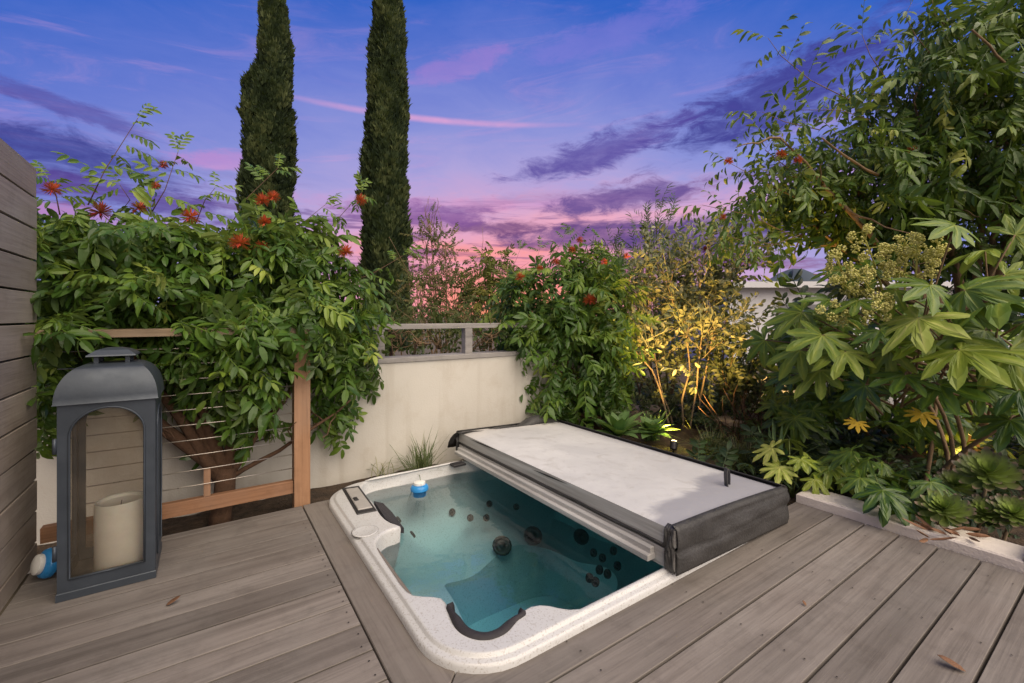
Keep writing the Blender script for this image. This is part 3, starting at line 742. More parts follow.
# jets
def jet(p, nv, r):
    g = Geo(); nv = nrm(nv); g.lathe([(r, 0), (r, .010), (r * .72, .014), (r * .66, .006), (r * .3, .004), (r * .26, .012), (.001, .012)], p, 14, axis=nv); g.build('jet', M['blackplastic'], tub, True)
def under(x, y, z, nv, r): jet(G(x, y, z), nv, r)
far_n = (0, -1, .6); right_n = (-1, 0, .45)
for x, y in ((411, 507), (428, 504.5), (443, 500), (466, 500), (489, 504), (425, 516), (452, 512), (470, 518), (486, 518), (516, 507)): under(x, y, -.26, far_n, .024)
for x, y, r in ((470, 486, .03), (502, 546, .065), (533, 536, .065), (581, 537, .055)): under(x, y, -.36, (-.2, -.6, .8), r)
for x, y in ((594, 553), (603, 558), (614, 551), (600, 570), (608, 574), (618, 566), (590, 578), (596, 582)): under(x, y, -.24, right_n, .024)
for x, y in ((398, 520), (412, 535), (395, 545)): under(x, y, -.2, (1, 0, .6), .024)
under(484, 594, -.72, (0, 0, 1), .07)
# water
wp = offs(inner * .97 + toward(.70, 2.40, 1.30, 2.94) * .03, .035)
wp = resample(wp, 120); bm = bmesh.new()
tv = [bm.verts.new((x, y, WZ)) for x, y in wp]
bt = rrect(.62, 2.48, 1.2, 3.04, .15, 8)
bv = [bm.verts.new((x, y, -.90)) for x, y in resample(wp, 120)]
bm.faces.new(tv); bm.faces.new(bv[::-1])
for i in range(120): bm.faces.new((tv[i], bv[i], bv[(i + 1) % 120], tv[(i + 1) % 120]))
bmesh.ops.triangulate(bm, faces=[f for f in bm.faces if len(f.verts) > 4]); bmesh.ops.recalc_face_normals(bm, faces=bm.faces)
me = bpy.data.meshes.new('water'); bm.to_mesh(me); bm.free(); me.materials.append(M['water'])
wt = bpy.data.objects.new('water', me); COL.objects.link(wt); tag(wt, kind='structure')

# floaters
def floater(loc, axis, label):
    t = thing('chlorine_floater', label, 'floater', loc, 'blue chlorine floaters')
    g = Geo(); g.lathe([(.02, -.05), (.042, -.045), (.046, -.01), (.060, -.004), (.062, .012), (.056, .026), (.046, .032)], loc, 24, axis=axis); g.build('body', M['blue'], t, 40)
    g = Geo(); g.lathe([(.040, .0325), (.042, .036), (.040, .050), (.028, .056), (.001, .058)], loc, 24, axis=axis); g.build('cap', M['white'], t, 40)
q = G(419.5, 487, WZ + .02); floater((q[0], q[1], WZ + .004), (0, .05, 1), 'blue chlorine floater with white cap bobbing in the hot tub')
floater((-.575, 2.78, .064), (-.8, -.45, .25), 'blue and white chlorine floater lying on the deck behind the lantern')

# ------------------------------------------------------------------ cover, folded in half over the far side of the tub
cv = thing('spa_cover', 'folded white vinyl spa cover with charcoal ends lying across the hot tub', 'spa cover', (2.15, 2.15, RZ))
cx0, cx1, cy0, cy1 = 1.665, 2.665, 1.195, 3.20
def slab(name, z0a, z1a, z0b, z1b, ins, mats, n=(14, 26), sag=.006, wob=.004, xin=0):
    """rounded pad: z at the x0 side (a) and the x1 side (b)"""
    g = Geo(); nx, ny = n; V = []; idx = {}
    x0, x1, y0, y1 = cx0 + xin, cx1 - ins, cy0 + ins, cy1 - ins
    for top in (1, 0):
        for i in range(nx + 1):
            for j in range(ny + 1):
                u, v = i / nx, j / ny
                z = (z1a * (1 - u) + z1b * u) if top else (z0a * (1 - u) + z0b * u)
                if top: z += sag * math.sin(u * math.pi) + wob * math.sin(v * 9 + u * 4) * math.sin(math.pi * u) - (.010 if (i in (0, nx) or j in (0, ny)) else 0)
                px, py = x0 + (x1 - x0) * u, y0 + (y1 - y0) * v
                idx[top, i, j] = len(V); V.append((px, py, z))
    Qs = [[], []]
    for i in range(nx):
        for j in range(ny):
            Qs[0].append((idx[1, i, j], idx[1, i + 1, j], idx[1, i + 1, j + 1], idx[1, i, j + 1])); Qs[1].append((idx[0, i, j], idx[0, i, j + 1], idx[0, i + 1, j + 1], idx[0, i + 1, j]))
    for i in range(nx):
        Qs[1].append((idx[0, i, 0], idx[0, i + 1, 0], idx[1, i + 1, 0], idx[1, i, 0])); Qs[1].append((idx[0, i + 1, ny], idx[0, i, ny], idx[1, i, ny], idx[1, i + 1, ny]))
    for j in range(ny):
        Qs[1].append((idx[0, 0, j + 1], idx[0, 0, j], idx[1, 0, j], idx[1, 0, j + 1])); Qs[1].append((idx[0, nx, j], idx[0, nx, j + 1], idx[1, nx, j + 1], idx[1, nx, j]))
    g.add(V, None, Qs[0], 0, 0)
    # second material for the sides and underside
    g.q.append(np.array(Qs[1])); g.mq.append(np.full(len(Qs[1]), 1))
    return g.build(name, mats, cv, 35)
slab('lower_panel', .046, .138, .046, .118, .004, [M['coveredge'], M['coveredge']])
slab('upper_panel', .150, .236, .124, .196, .0, [M['covertop'], M['coveredge']])
# charcoal skirt at the near end, the far long edge and the far end, with wrinkles
def skirt(name, pts, zt, zb, thick=.006, over=.0):
    """wrinkled vinyl hanging along a line; zt/zb functions of u"""
    g = Geo(); n = 48; V = []; rows = 18
    pts = np.array(pts, float); L = np.concatenate([[0], np.cumsum(np.linalg.norm(np.diff(pts, axis=0), axis=1))])
    for i in range(n + 1):
        u = i / n; s = u * L[-1]; q = np.array([np.interp(s, L, pts[:, k]) for k in range(2)])
        j = min(len(pts) - 2, max(0, int(np.searchsorted(L, s) - 1))); tg = (pts[j + 1] - pts[j]) / np.linalg.norm(pts[j + 1] - pts[j]); nr = np.array((tg[1], -tg[0]))
        for r in range(rows + 1):
            v = r / rows; z = zt(u) * (1 - v) + zb(u) * v
            o = thick + .010 * math.sin(v * math.pi) + (.006 * math.sin(u * 7 + v * 8) + .003 * math.sin(u * 23 - v * 9)) * math.sin(v * math.pi) - .009 * math.exp(-((v - .52 - .05 * math.sin(u * 5)) / .045) ** 2) - .006 * math.exp(-((v - .22 + .1 * u) / .04) ** 2) * (u > .25) + (-.022 if r == 0 else 0)
            V.append((*(q + nr * o), z - (.0 if r else -.003)))
    m = rows + 1
    g.add(V, None, [(i * m + r, i * m + r + 1, (i + 1) * m + r + 1, (i + 1) * m + r) for i in range(n) for r in range(rows)])
    o = g.build(name, M['vinyl'], cv, True); md = o.modifiers.new('solid', 'SOLIDIFY'); md.thickness = .004; md.offset = 0
    return o
skirt('end_skirt', [(cx0 + .0, cy0), (cx1, cy0)], lambda u: .244 - .042 * u + .007 * math.sin(u * math.pi), lambda u: .034 - .030 * u)
skirt('long_skirt', [(cx1, cy0), (cx1, cy1)], lambda u: .209, lambda u: .02)
skirt('back_skirt', [(cx1, cy1), (cx0 - .02, cy1)], lambda u: .206 + .034 * u, lambda u: .05)
skirt('corner_patch', [(cx0 - .004, cy0 + .045), (cx0 - .002, cy0)], lambda u: .236, lambda u: .046, .003)
# loose dark flap bunched up at the far end
g = Geo(); V = []; n = 22; rows = 6
for i in range(n + 1):
    u = i / n; x = cx0 - .05 + (cx1 - cx0 + .02) * u
    for r in range(rows + 1):
        v = r / rows; hgt = .245 - .04 * u + (.07 * math.exp(-((u - .80) / .16) ** 2) + .02 * u) * math.sin(math.pi * min(1, v * 1.0 + .0)) + .008 * math.sin(u * 17 + v * 4)
        V.append((x + .01 * math.sin(v * 6 + u * 9), cy1 - .10 + .20 * v, hgt - .15 * v * v))
m = rows + 1
g.add(V, None, [(i * m + r, (i + 1) * m + r, (i + 1) * m + r + 1, i * m + r + 1) for i in range(n) for r in range(rows)])
o = g.build('loose_flap', M['vinyl'], cv, True); md = o.modifiers.new('solid', 'SOLIDIFY'); md.thickness = .005
# channel strip along the fold, split edge seams, strap
g = Geo(); g.box((cx0 - .055, cy0 + .10, .066), (cx0 - .003, cy1 - .03, .092), ch=.004); g.box((cx0 - .030, cy0 + .105, .0925), (cx0 - .002, cy1 - .035, .118), ch=.004)
g.build('edge_channel', M['coveredge'], cv)
g = Geo(); g.tube([(cx0 - .002, cy0 + .05 + (cy1 - cy0 - .06) * k / 30, .144 + .003 * math.sin(k * .9)) for k in range(31)], .0065, 6); g.build('hinge_seam', M['vinyl'], cv, True)
for (ya, yb, zc) in ((1.88, 2.22, .215), (2.62, 3.02, .222)):     # torn seam slits
    g = Geo(); V = []; 
    for k in range(13): u = k / 12; yy = ya + (yb - ya) * u; h = .0045 * math.sin(math.pi * u); V += [(cx0 - .004, yy, zc - h - .01 * u), (cx0 - .004, yy, zc + h - .01 * u)]
    g.add(V, None, [(2 * k, 2 * k + 2, 2 * k + 3, 2 * k + 1) for k in range(12)]); g.build('torn_seam', M['blackplastic'], cv)
b0 = G(727, 487, .205); g = Geo()
pp = bez(b0, b0 + (-.01, .01, .13), b0 + (.02, .0, .13), 10, b0 + (.045, .02, .0)); V = []
for q in pp: V += [q + np.array((-.008, -.014, 0)), q + np.array((.008, .014, 0))]
g.add(V, None, [(2 * i, 2 * i + 1, 2 * i + 3, 2 * i + 2) for i in range(9)]); o = g.build('strap', M['vinyl'], cv); md = o.modifiers.new('solid', 'SOLIDIFY'); md.thickness = .005

# ================================================================== LANTERN
lx0, lx1, ly0, ly1 = -.502, -.193, 2.512, 2.815; LH = .80
ln = thing('floor_lantern', 'large slate blue metal lantern with an arched glass door on the deck', 'lantern', ((lx0 + lx1) / 2, (ly0 + ly1) / 2, 0))
g = Geo(); g.box((lx0 - .004, ly0 - .004, .002), (lx1 + .004, ly1 + .004, .035), ch=.004); g.build('base', M['lantern'], ln)
def arch(cxm, half, zb, zs, n=18):
    pts = [(cxm - half, zb), (cxm + half, zb)]
    for i in range(n + 1): a = math.pi * i / n; pts.append((cxm + half * math.cos(a), zs + half * math.sin(a) * .92))
    return pts
def framed(name, axis, c0, c1, pos, thick, zb, zt, half, ab, asp, mt, parent):
    """flat panel with an arched opening; axis 'x' = panel spans x, at y=pos"""
    mid = (c0 + c1) / 2; bmx = bmesh.new()
    f = (lambda u, z, d: (u, pos + d, z)) if axis == 'x' else (lambda u, z, d: (pos + d, u, z))
    op = [(c0, zb), (c1, zb), (c1, zt), (c0, zt)]; ip = arch(mid, half, ab, asp)
    layers = []
    for d in (0, thick):
        a = [bmx.verts.new(f(u, z, d)) for u, z in op]; b = [bmx.verts.new(f(u, z, d)) for u, z in ip]
        ea = [bmx.edges.new((a[i], a[(i + 1) % 4])) for i in range(4)]; eb = [bmx.edges.new((b[i], b[(i + 1) % len(b)])) for i in range(len(b))]
        bmesh.ops.triangle_fill(bmx, use_beauty=True, edges=ea + eb); layers.append((a, b))
    for k in (0, 1):
        A, B = layers[0][k], layers[1][k]
        for i in range(len(A)): bmx.faces.new((A[i], A[(i + 1) % len(A)], B[(i + 1) % len(A)], B[i]))
    bmesh.ops.recalc_face_normals(bmx, faces=bmx.faces)
    m_ = bpy.data.meshes.new(name); bmx.to_mesh(m_); bmx.free(); m_.materials.append(mt); m_.polygons.foreach_set('use_smooth', np.zeros(len(m_.polygons), bool))
    o = bpy.data.objects.new(name, m_); COL.objects.link(o); adopt(o, parent); return o, ip, f
def pane(ip, f, d, parent):
    g = Geo(); V = [f(u, z, d) for u, z in ip]; n = len(V); g.add(V, [(0, i, i + 1) for i in range(1, n - 1)]); g.build('glass_pane', M['glass'], parent)
def beading(ip, f, d, parent):
    g = Geo(); pts = [f(u, z, d) for u, z in ip]; pts = pts + [pts[0], pts[1]]
    pts2 = []
    for a, b in zip(pts[:-1], pts[1:]): pts2 += [np.array(a), np.array(a) * .5 + np.array(b) * .5]
    g.tube(pts2, .0045, 6); g.build('beading', M['lantern'], parent, True)
dw = (lx1 - lx0) / 2 - .036
do, ip, f = framed('door', 'x', lx0, lx1, ly0 - .002, .016, .036, LH - .005, dw, .085, LH - .028 - dw * .92, M['lantern'], ln); pane(ip, f, .010, do); beading(ip, f, -.002, do)
for z in (.17, .60):
    g = Geo(); g.tube([(lx0 - .006, ly0 - .006, z), (lx0 - .006, ly0 - .006, z + .06)], .007, 8); g.build('hinge', M['lantern'], do, True)
o, ip, f = framed('back_panel', 'x', lx0, lx1, ly1 - .014, .016, .036, LH - .005, dw, .085, LH - .028 - dw * .92, M['lantern'], ln); pane(ip, f, .006, o)
hy = (ly1 - ly0) / 2 - .055
o, ip, f = framed('side_panel', 'y', ly0 + .015, ly1 - .015, lx1 - .014, .016, .036, LH - .005, hy, .085, LH - .05 - hy, M['lantern'], ln); pane(ip, f, .006, o); beading(ip, f, .018, o)
o, ip, f = framed('side_panel', 'y', ly0 + .015, ly1 - .015, lx0 - .002, .016, .036, LH - .005, hy, .085, LH - .05 - hy, M['lantern'], ln); pane(ip, f, .006, o)
# cloister-vault roof, chimney collar and cap
g = Geo(); V = []; prof = []
cxl, cyl = (lx0 + lx1) / 2, (ly0 + ly1) / 2
for i in range(13):
    a = i / 12 * math.pi / 2; prof.append((.062 + (.165 - .062) * math.cos(a) ** .9 if i < 12 else .062, LH + .15 * math.sin(a)))
prof = [(.168, LH - .006)] + prof
for r, z in prof: V += [(cxl - r, cyl - r, z), (cxl + r, cyl - r, z), (cxl + r, cyl + r, z), (cxl - r, cyl + r, z)]
k = len(prof)
g.add(V, None, [(i * 4 + j, i * 4 + (j + 1) % 4, (i + 1) * 4 + (j + 1) % 4, (i + 1) * 4 + j) for i in range(k - 1) for j in range(4)] + [((k - 1) * 4, (k - 1) * 4 + 1, (k - 1) * 4 + 2, (k - 1) * 4 + 3), (3, 2, 1, 0)])
g.build('roof', M['lantern'], ln, 40)
ZT = LH + .15
for sx in (-1, 1):
    for sy in (-1, 1):
        g = Geo(); g.box((cxl + sx * .052 - .008, cyl + sy * .052 - .008, ZT - .002), (cxl + sx * .052 + .008, cyl + sy * .052 + .008, ZT + .03)); g.build('cap_leg', M['lantern'], ln)
g = Geo(); V = []
pf = [(.083, ZT + .030), (.080, ZT + .036), (.055, ZT + .055), (.025, ZT + .064)]
for r, z in pf: V += [(cxl - r, cyl - r, z), (cxl + r, cyl - r, z), (cxl + r, cyl + r, z), (cxl - r, cyl + r, z)]
g.add(V, None, [(i * 4 + j, i * 4 + (j + 1) % 4, (i + 1) * 4 + (j + 1) % 4, (i + 1) * 4 + j) for i in range(3) for j in range(4)] + [(12, 13, 14, 15), (3, 2, 1, 0)])
g.build('cap', M['lantern'], ln)
t = thing('pillar_candle', 'thick ivory pillar candle standing inside the lantern', 'candle', (cxl + .025, cyl - .02, .036))
g = Geo(); c = (cxl + .025, cyl - .02, 0); g.lathe([(.088, .037), (.090, .042), (.090, .325), (.087, .335), (.080, .333), (.074, .322), (.04, .312), (.001, .31)], c, 36); g.build('wax', M['candle'], t, 40)
g = Geo(); g.tube([(c[0], c[1], .309), (c[0] + .003, c[1], .328)], .0015, 5); g.build('wick', M['blackplastic'], t)

# ================================================================== PLANTS
# ---- red-flowered tree behind the railing
tb = np.array((.06, 3.16, -.1))
tr = thing('flowering_tree', 'leafy tree with red pompom flowers growing behind the cable railing', 'tree', tb)
TY = 3.36
def E(x, y, rx, ry, Y=TY, rz=.32, k=1.0):
    c = PY(x, y, Y); d = c[0] * S_ + c[1] * C_; return (c, (rx * d / F, ry * d / F, rz), k)
ells = [E(85, 285, 52, 62), E(165, 280, 75, 62), E(255, 285, 75, 66), E(322, 300, 48, 56), E(240, 350, 66, 40), E(332, 382, 28, 54, TY, .20), E(115, 325, 60, 36), E(205, 390, 40, 32, TY, .20),
        E(245, 415, 30, 18, 3.2, .12), E(62, 355, 18, 40, TY, .2), E(290, 250, 55, 32), E(130, 240, 70, 26), E(350, 345, 28, 46, TY, .25), E(70, 235, 40, 24),
        E(256, 335, 34, 26, 2.98, .12), E(322, 335, 20, 22, 2.97, .10), E(200, 350, 34, 22, 2.99, .11), E(240, 385, 40, 26, 3.0, .12), E(120, 288, 50, 20, 2.98, .12),
        E(60, 328, 22, 18, 2.93, .10), E(186, 326, 16, 14, 2.97, .09), E(256, 322, 40, 20, 2.95, .12), E(305, 308, 24, 18, 2.95, .12), E(52, 400, 14, 44, 3.15, .1)]
gl = Geo(); gb = Geo()
crown(gl, ells, CP, 128, .84, .32, .40, .30, .55, clear=lambda p: p[0] < -.66 and p[1] < 3.02)
fork = tb + np.array((.03, .02, .34))
limb(gb, tb, fork, .062, .052, 6, .006)
for (x, y, r) in ((60, 330, .045), (95, 300, .036), (130, 280, .030), (170, 290, .036), (250, 300, .036), (330, 330, .026), (255, 420, .018), (350, 400, .016)):
    e = PY(x, y, TY + rng.normal(0, .1)); p = bez(fork - (0, 0, .06), (fork + e) / 2 + np.array((0, 0, -.08)), e, 9) + rng.normal(0, .008, (9, 3)); gb.tube(p, np.linspace(r, r * .35, 9), 8)
    for _ in range(4):
        k = rng.integers(4, 9); limb(gb, p[k], p[k] + nrm(rng.normal(0, 1, 3) + (0, -.3, .5)) * .3, r * .3, .003, 6, .012, 5)
for ln_, n in (([(88, 205), (105, 170), (138, 118)], 5), ([(150, 215), (165, 190), (178, 152)], 6), ([(225, 235), (245, 200), (278, 168)], 7), ([(312, 255), (335, 222), (362, 192)], 7), ([(335, 285), (370, 275), (406, 254)], 5),
               ([(195, 225), (205, 200), (215, 188)], 4), ([(60, 215), (56, 195), (48, 178)], 4), ([(290, 245), (300, 225), (325, 205)], 4), ([(118, 215), (130, 200), (120, 185)], 3)):
    shoot(gl, gb, [PY(x, y, TY - .05) for x, y in ln_], CP, n + 1, .72, .50, .005)
gb.build('trunk', M['bark'], tr, True); gl.build('foliage', M['leafA'], tr)
for x, y, r, tt in ((52, 190, .034, .4), (163, 165, .022, .9), (191, 217, .042, .4), (139, 208, .032, 1.0), (100, 212, .045, 1.1), (262, 200, .036, .55), (273, 197, .034, .45), (265, 222, .036, .4), (240, 243, .05, .6), (261, 247, .036, .6), (361, 200, .036, .5), (346, 252, .042, .6), (156, 186, .02, .8)):
    pompom(tr, PY(x, y, TY - .28), r, tt)

# ---- second red-flowered shrub behind the tub
def ED(x, y, rx, ry, d, rz=.4, k=1.0): return (P(x, y, d), (rx * d / F, ry * d / F, rz), k)
c0 = G(600, 432, -.07); c0 = P(598, 425, 4.35); c0[2] = -.07
tr = thing('flowering_shrub', 'rounded green shrub with red pompom flowers behind the spa cover', 'shrub', c0)
ells = [ED(520, 300, 32, 30, 4.7, .4), ED(522, 335, 26, 26, 4.4, .3), ED(560, 300, 55, 45, 4.5, .45), ED(570, 355, 52, 48, 4.4, .42), ED(545, 335, 38, 36, 4.4, .4), ED(600, 310, 40, 50, 4.5, .4), ED(560, 395, 36, 26, 4.35, .3), ED(600, 365, 34, 45, 4.4, .35), ED(590, 270, 35, 24, 4.6, .3), ED(612, 345, 26, 50, 4.7, .3), ED(606, 390, 22, 28, 4.6, .25)]
gl = Geo(); gb = Geo(); crown(gl, ells, CPM, 58, 1.0, .26, .5, .32, .5)
f0 = c0 + (0, 0, .25); limb(gb, c0, f0, .045, .035, 5, .01)
for x, y in ((520, 310), (555, 330), (585, 290), (610, 320), (570, 380), (545, 390)):
    e = P(x, y, 4.5); gb.tube(bez(f0 - (0, 0, .05), (f0 + e) / 2 + np.array((0, 0, -.1)), e, 8) + rng.normal(0, .01, (8, 3)), np.linspace(.022, .006, 8), 6)
for ln_, n in (([(520, 290), (512, 270), (520, 250)], 3), ([(560, 275), (555, 255), (565, 235)], 6), ([(590, 262), (585, 240), (572, 228)], 6), ([(600, 265), (605, 250), (600, 238)], 5), ([(540, 285), (535, 265), (540, 248)], 5)):
    shoot(gl, gb, [P(x, y, 4.5) for x, y in ln_], CPM, n, .6, .35, .004)
gb.build('trunk', M['bark'], tr, True); gl.build('foliage', M['leafA'], tr)
for x, y, r in ((590, 300, .055), (520, 277, .04), (556, 262, .035), (572, 250, .032), (580, 240, .03), (604, 262, .03), (627, 256, .03), (540, 268, .03)): pompom(tr, P(x, y, 4.1), r, .45)

# ---- silver-leaved shrub lit from below, thin trunks
sb = P(668, 428, 4.8); sb[2] = -.06
tr = thing('silver_leaf_shrub', 'silvery small leaved shrub with thin bare trunks glowing in the spotlight', 'shrub', sb)
gl = Geo(); gb = Geo()
stems = [[(683, 435), (682, 400), (690, 370), (686, 335), (672, 300), (660, 262)], [(690, 440), (692, 415), (697, 385), (700, 350), (704, 315), (700, 285), (705, 255)], [(698, 440), (700, 400), (706, 370), (712, 340), (712, 310), (735, 280), (742, 262)],
         [(672, 436), (663, 400), (652, 370), (634, 350), (622, 320), (628, 290)], [(676, 436), (668, 408), (660, 385), (654, 350), (650, 310), (645, 280)]]
for st in stems:
    dd = 4.8 + rng.normal(0, .08); pts = np.array([P(x, y, dd + rng.normal(0, .03)) for x, y in st]); pts = np.concatenate([bez(pts[i], (pts[i] + pts[i + 1]) / 2 + rng.normal(0, .01, 3), pts[i + 1], 4)[:-1] for i in range(len(pts) - 1)] + [pts[-1:]])
    gb.tube(pts, np.linspace(.012, .004, len(pts)), 7)
    m = len(pts)
    for i in range(8, m):
        for _ in range(3):
            d = nrm(rng.normal(0, 1, 3) * (1, 1, .6) + (0, 0, 1.15)); e = pts[i] + d * (.2 + .18 * rng.random()); q = wobble(pts[i], e, 5, .012); gb.tube(q, np.linspace(.004, .0018, 5), 4)
            for k in (1, 2, 3, 4): place(gl, OLV[rng.integers(len(OLV))], q[k], nrm(q[k] - q[k - 1]) + rng.normal(0, .45, 3) + (0, 0, .2), rng.normal(0, 1, 3) + nrm(CAMP - q[k]) * .6, 1.15 + .35 * rng.random(), .6 + rng.normal(0, .2))
for _ in range(230):
    x, y = rng.uniform(605, 765), rng.uniform(352, 425); p = P(x, y, 5.15 + rng.normal(0, .15)); place(gl, OLV[rng.integers(len(OLV))], p, rng.normal(0, 1, 3) + (0, 0, .5), rng.normal(0, 1, 3) + nrm(CAMP - p), 1.2, .22 + rng.normal(0, .12))
gb.build('trunk', M['paletwig'], tr, True); gl.build('foliage', M['leafS'], tr)

# ---- oleander-like upright shrub behind it
ob = P(660, 400, 5.7); ob[2] = -.07
tr = thing('upright_dark_shrub', 'dark narrow leaved shrub with upright shoots rising above the spotlit shrub', 'shrub', ob)
gl = Geo(); gb = Geo()
for x, y in ((655, 212), (640, 240), (668, 225), (625, 258), (612, 250), (685, 245), (648, 228), (700, 285), (632, 275), (672, 262), (690, 268), (610, 285), (655, 285), (675, 300), (720, 300), (600, 268)):
    e = P(x, y, 5.7 + rng.normal(0, .25)); b = ob + np.array((rng.normal(0, .15), rng.normal(0, .1), 0)); pts = bez(b, b * .3 + e * .7 + np.array((0, 0, -.3)), e, 12); gb.tube(pts, np.linspace(.013, .003, 12), 5)
    for i in range(3, 12):
        for _ in range(3): place(gl, OLE[rng.integers(len(OLE))], pts[i], nrm(pts[i] - pts[i - 1]) + rng.normal(0, .5, 3) * (1, 1, .5), rng.normal(0, 1, 3) + nrm(CAMP - pts[i]) * .5, .85, .16 + rng.normal(0, .12))
gb.build('stems', M['twig'], tr, True); gl.build('foliage', M['leafA'], tr)
# ---- sparse shrub with dark red buds on the right of it
ob = P(735, 410, 4.9); ob[2] = -.06
tr = thing('loose_leafy_shrub', 'loose grey green shrub beside the white house with dark red buds on top', 'shrub', ob)
gl = Geo(); gb = Geo()
for x, y in ((708, 262), (728, 290), (715, 320), (745, 330), (760, 318), (735, 345), (765, 350), (720, 360), (750, 370), (775, 372)):
    e = P(x, y, 4.9 + rng.normal(0, .2)); b = ob + np.array((rng.normal(0, .1), rng.normal(0, .1), 0)); pts = bez(b, b * .4 + e * .6 + np.array((0, 0, -.15)), e, 10); gb.tube(pts, np.linspace(.012, .003, 10), 5)
    for i in range(3, 10):
        for _ in range(3): place(gl, OLV[rng.integers(len(OLV))], pts[i], nrm(pts[i] - pts[i - 1]) + rng.normal(0, .7, 3), rng.normal(0, 1, 3) + nrm(CAMP - pts[i]) * .6, 1.25, .12 + rng.normal(0, .12))
gb.build('stems', M['twig'], tr, True); gl.build('foliage', M['leafS'], tr)
for x, y in ((706, 250), (738, 264)): pompom(tr, P(x, y, 4.85), .04, .9)

# ---- cypresses
def cypress(px, d, prof, label, base_y=330):
    b = P(px[0], 317, d); b[2] = -.22
    tr = thing('cypress_tree', label, 'tree', b, 'tall cypress trees')
    pr = np.array(prof, float)                    # (pixel y, left x, right x)
    zs = CH + (HY - pr[:, 0]) * d / F; o = np.argsort(zs); zs = zs[o]; cxp = ((pr[:, 1] + pr[:, 2]) / 2)[o]; hw = ((pr[:, 2] - pr[:, 1]) / 2)[o] * d / F * .77
    gl = Geo(); n = 21000; z = rng.uniform(zs[0], zs[-1], n); a = rng.uniform(0, 2 * math.pi, n)
    r0 = np.interp(z, zs, hw); cc = np.interp(z, zs, cxp)
    lump = 1 + .10 * np.sin(a * 3 + z * 2.1) + .09 * np.sin(a * 5 - z * 3.7) + .06 * np.sin(a * 2 + z * 6.3)
    r = r0 * lump * (.80 + .22 * rng.random(n))
    for i in range(n):
        ca_, sa_ = math.cos(a[i]), math.sin(a[i]); base = P(cc[i], 317, d); base[2] = z[i]
        out = rt * ca_ + fw * sa_; p = base + out * r[i]; dirn = nrm(out * .38 + np.array((0, 0, 1)) + rng.normal(0, .18, 3))
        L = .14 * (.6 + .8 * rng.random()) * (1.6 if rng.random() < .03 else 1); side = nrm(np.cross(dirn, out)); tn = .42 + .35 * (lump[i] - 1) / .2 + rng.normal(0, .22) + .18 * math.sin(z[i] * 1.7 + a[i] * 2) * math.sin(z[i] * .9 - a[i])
        V = [p - dirn * L * .3]; T = []
        for sgn in (-.8, 0, .8):
            q = nrm(dirn + side * sgn * .5 + out * rng.normal(.1, .15)); k = len(V); s2 = side * .026 + out * rng.normal(0, .02)
            V += [p + q * L * .45 + s2, p + q * L * .45 - s2, p + q * L]; T += [(0, k, k + 1), (k, k + 2, k + 1)]
        gl.add(V, T, None, tn)
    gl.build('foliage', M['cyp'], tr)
    g = Geo(); zz = np.linspace(zs[0], zs[-1], 24); pts = []
    for q in zz: c = P(np.interp(q, zs, cxp), 317, d); pts.append((c[0], c[1], q))
    g.tube(pts, np.interp(zz, zs, hw) * .80, 12); g.build('dark_core', M['dark'], tr, True)  # solid dark core, added to block sky light between the tufts
    g = Geo(); g.tube([b, b + (0, 0, 1.5)], .14, 8); g.build('trunk', M['bark'], tr, True)
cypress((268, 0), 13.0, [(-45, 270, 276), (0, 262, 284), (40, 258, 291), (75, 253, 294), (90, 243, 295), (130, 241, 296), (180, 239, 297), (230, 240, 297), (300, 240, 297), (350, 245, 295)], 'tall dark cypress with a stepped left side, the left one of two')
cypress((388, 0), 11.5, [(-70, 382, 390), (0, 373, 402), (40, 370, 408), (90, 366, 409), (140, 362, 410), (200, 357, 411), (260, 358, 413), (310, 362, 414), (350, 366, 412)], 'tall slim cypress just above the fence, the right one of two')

# ---- shrubs beyond the fence
def fine_shrub(name, label, cat, b, ells, tpls, dens, mt, s=1.0, base=.5, up=.3, droop=0, twigs=0, bark='twig', grp=None):
    tr = thing(name, label, cat, b, grp); gl = Geo(); gb = Geo(); crown(gl, ells, tpls, dens, s, base, droop, .2, up)
    for c, r, k in ells:
        pts = bez(b + rng.normal(0, .05, 3) * (1, 1, 0), (b + c) / 2 + rng.normal(0, .05, 3), c, 7); gb.tube(pts, np.linspace(.02, .006, 7), 5)
        for _ in range(twigs):
            e = c + np.array((rt * r[0] * rng.normal(0, .6) + fw * r[2] * rng.normal(0, .4) + np.array((0, 0, r[1] * rng.normal(.3, .7))))); gb.tube(wobble(c - (0, 0, r[1] * .5), e, 6, .03), np.linspace(.006, .002, 6), 4)
    gb.build('stems', M[bark], tr, True); gl.build('foliage', mt, tr); return tr
b = P(440, 350, 6.6); b[2] = -.07
fine_shrub('feathery_shrub', 'wispy brownish shrub beyond the fence beside the right cypress', 'shrub', b, [ED(432, 265, 26, 44, 6.6, .5, .55), ED(420, 300, 24, 40, 6.4, .5, .9), ED(455, 300, 26, 32, 6.6, .5, .9), ED(445, 245, 18, 26, 6.6, .3, .5), ED(430, 222, 8, 22, 6.6, .2, .3)], TIN, 60, M['dry'], 1.1, .55, .2, 0, 14)
b = P(490, 350, 7.2); b[2] = -.07
fine_shrub('olive_shrub', 'olive green shrub glowing against the pink sunset beyond the fence', 'shrub', b, [ED(490, 275, 28, 22, 7.2, .5), ED(495, 258, 16, 12, 7.2, .35), ED(470, 285, 18, 18, 7.2, .4), ED(505, 300, 30, 26, 7.0, .5), ED(478, 310, 30, 22, 7.0, .5)], CPM, 30, M['olive'], .95, .55, .4, .2, 3)
b = P(400, 352, 5.2); b[2] = -.07
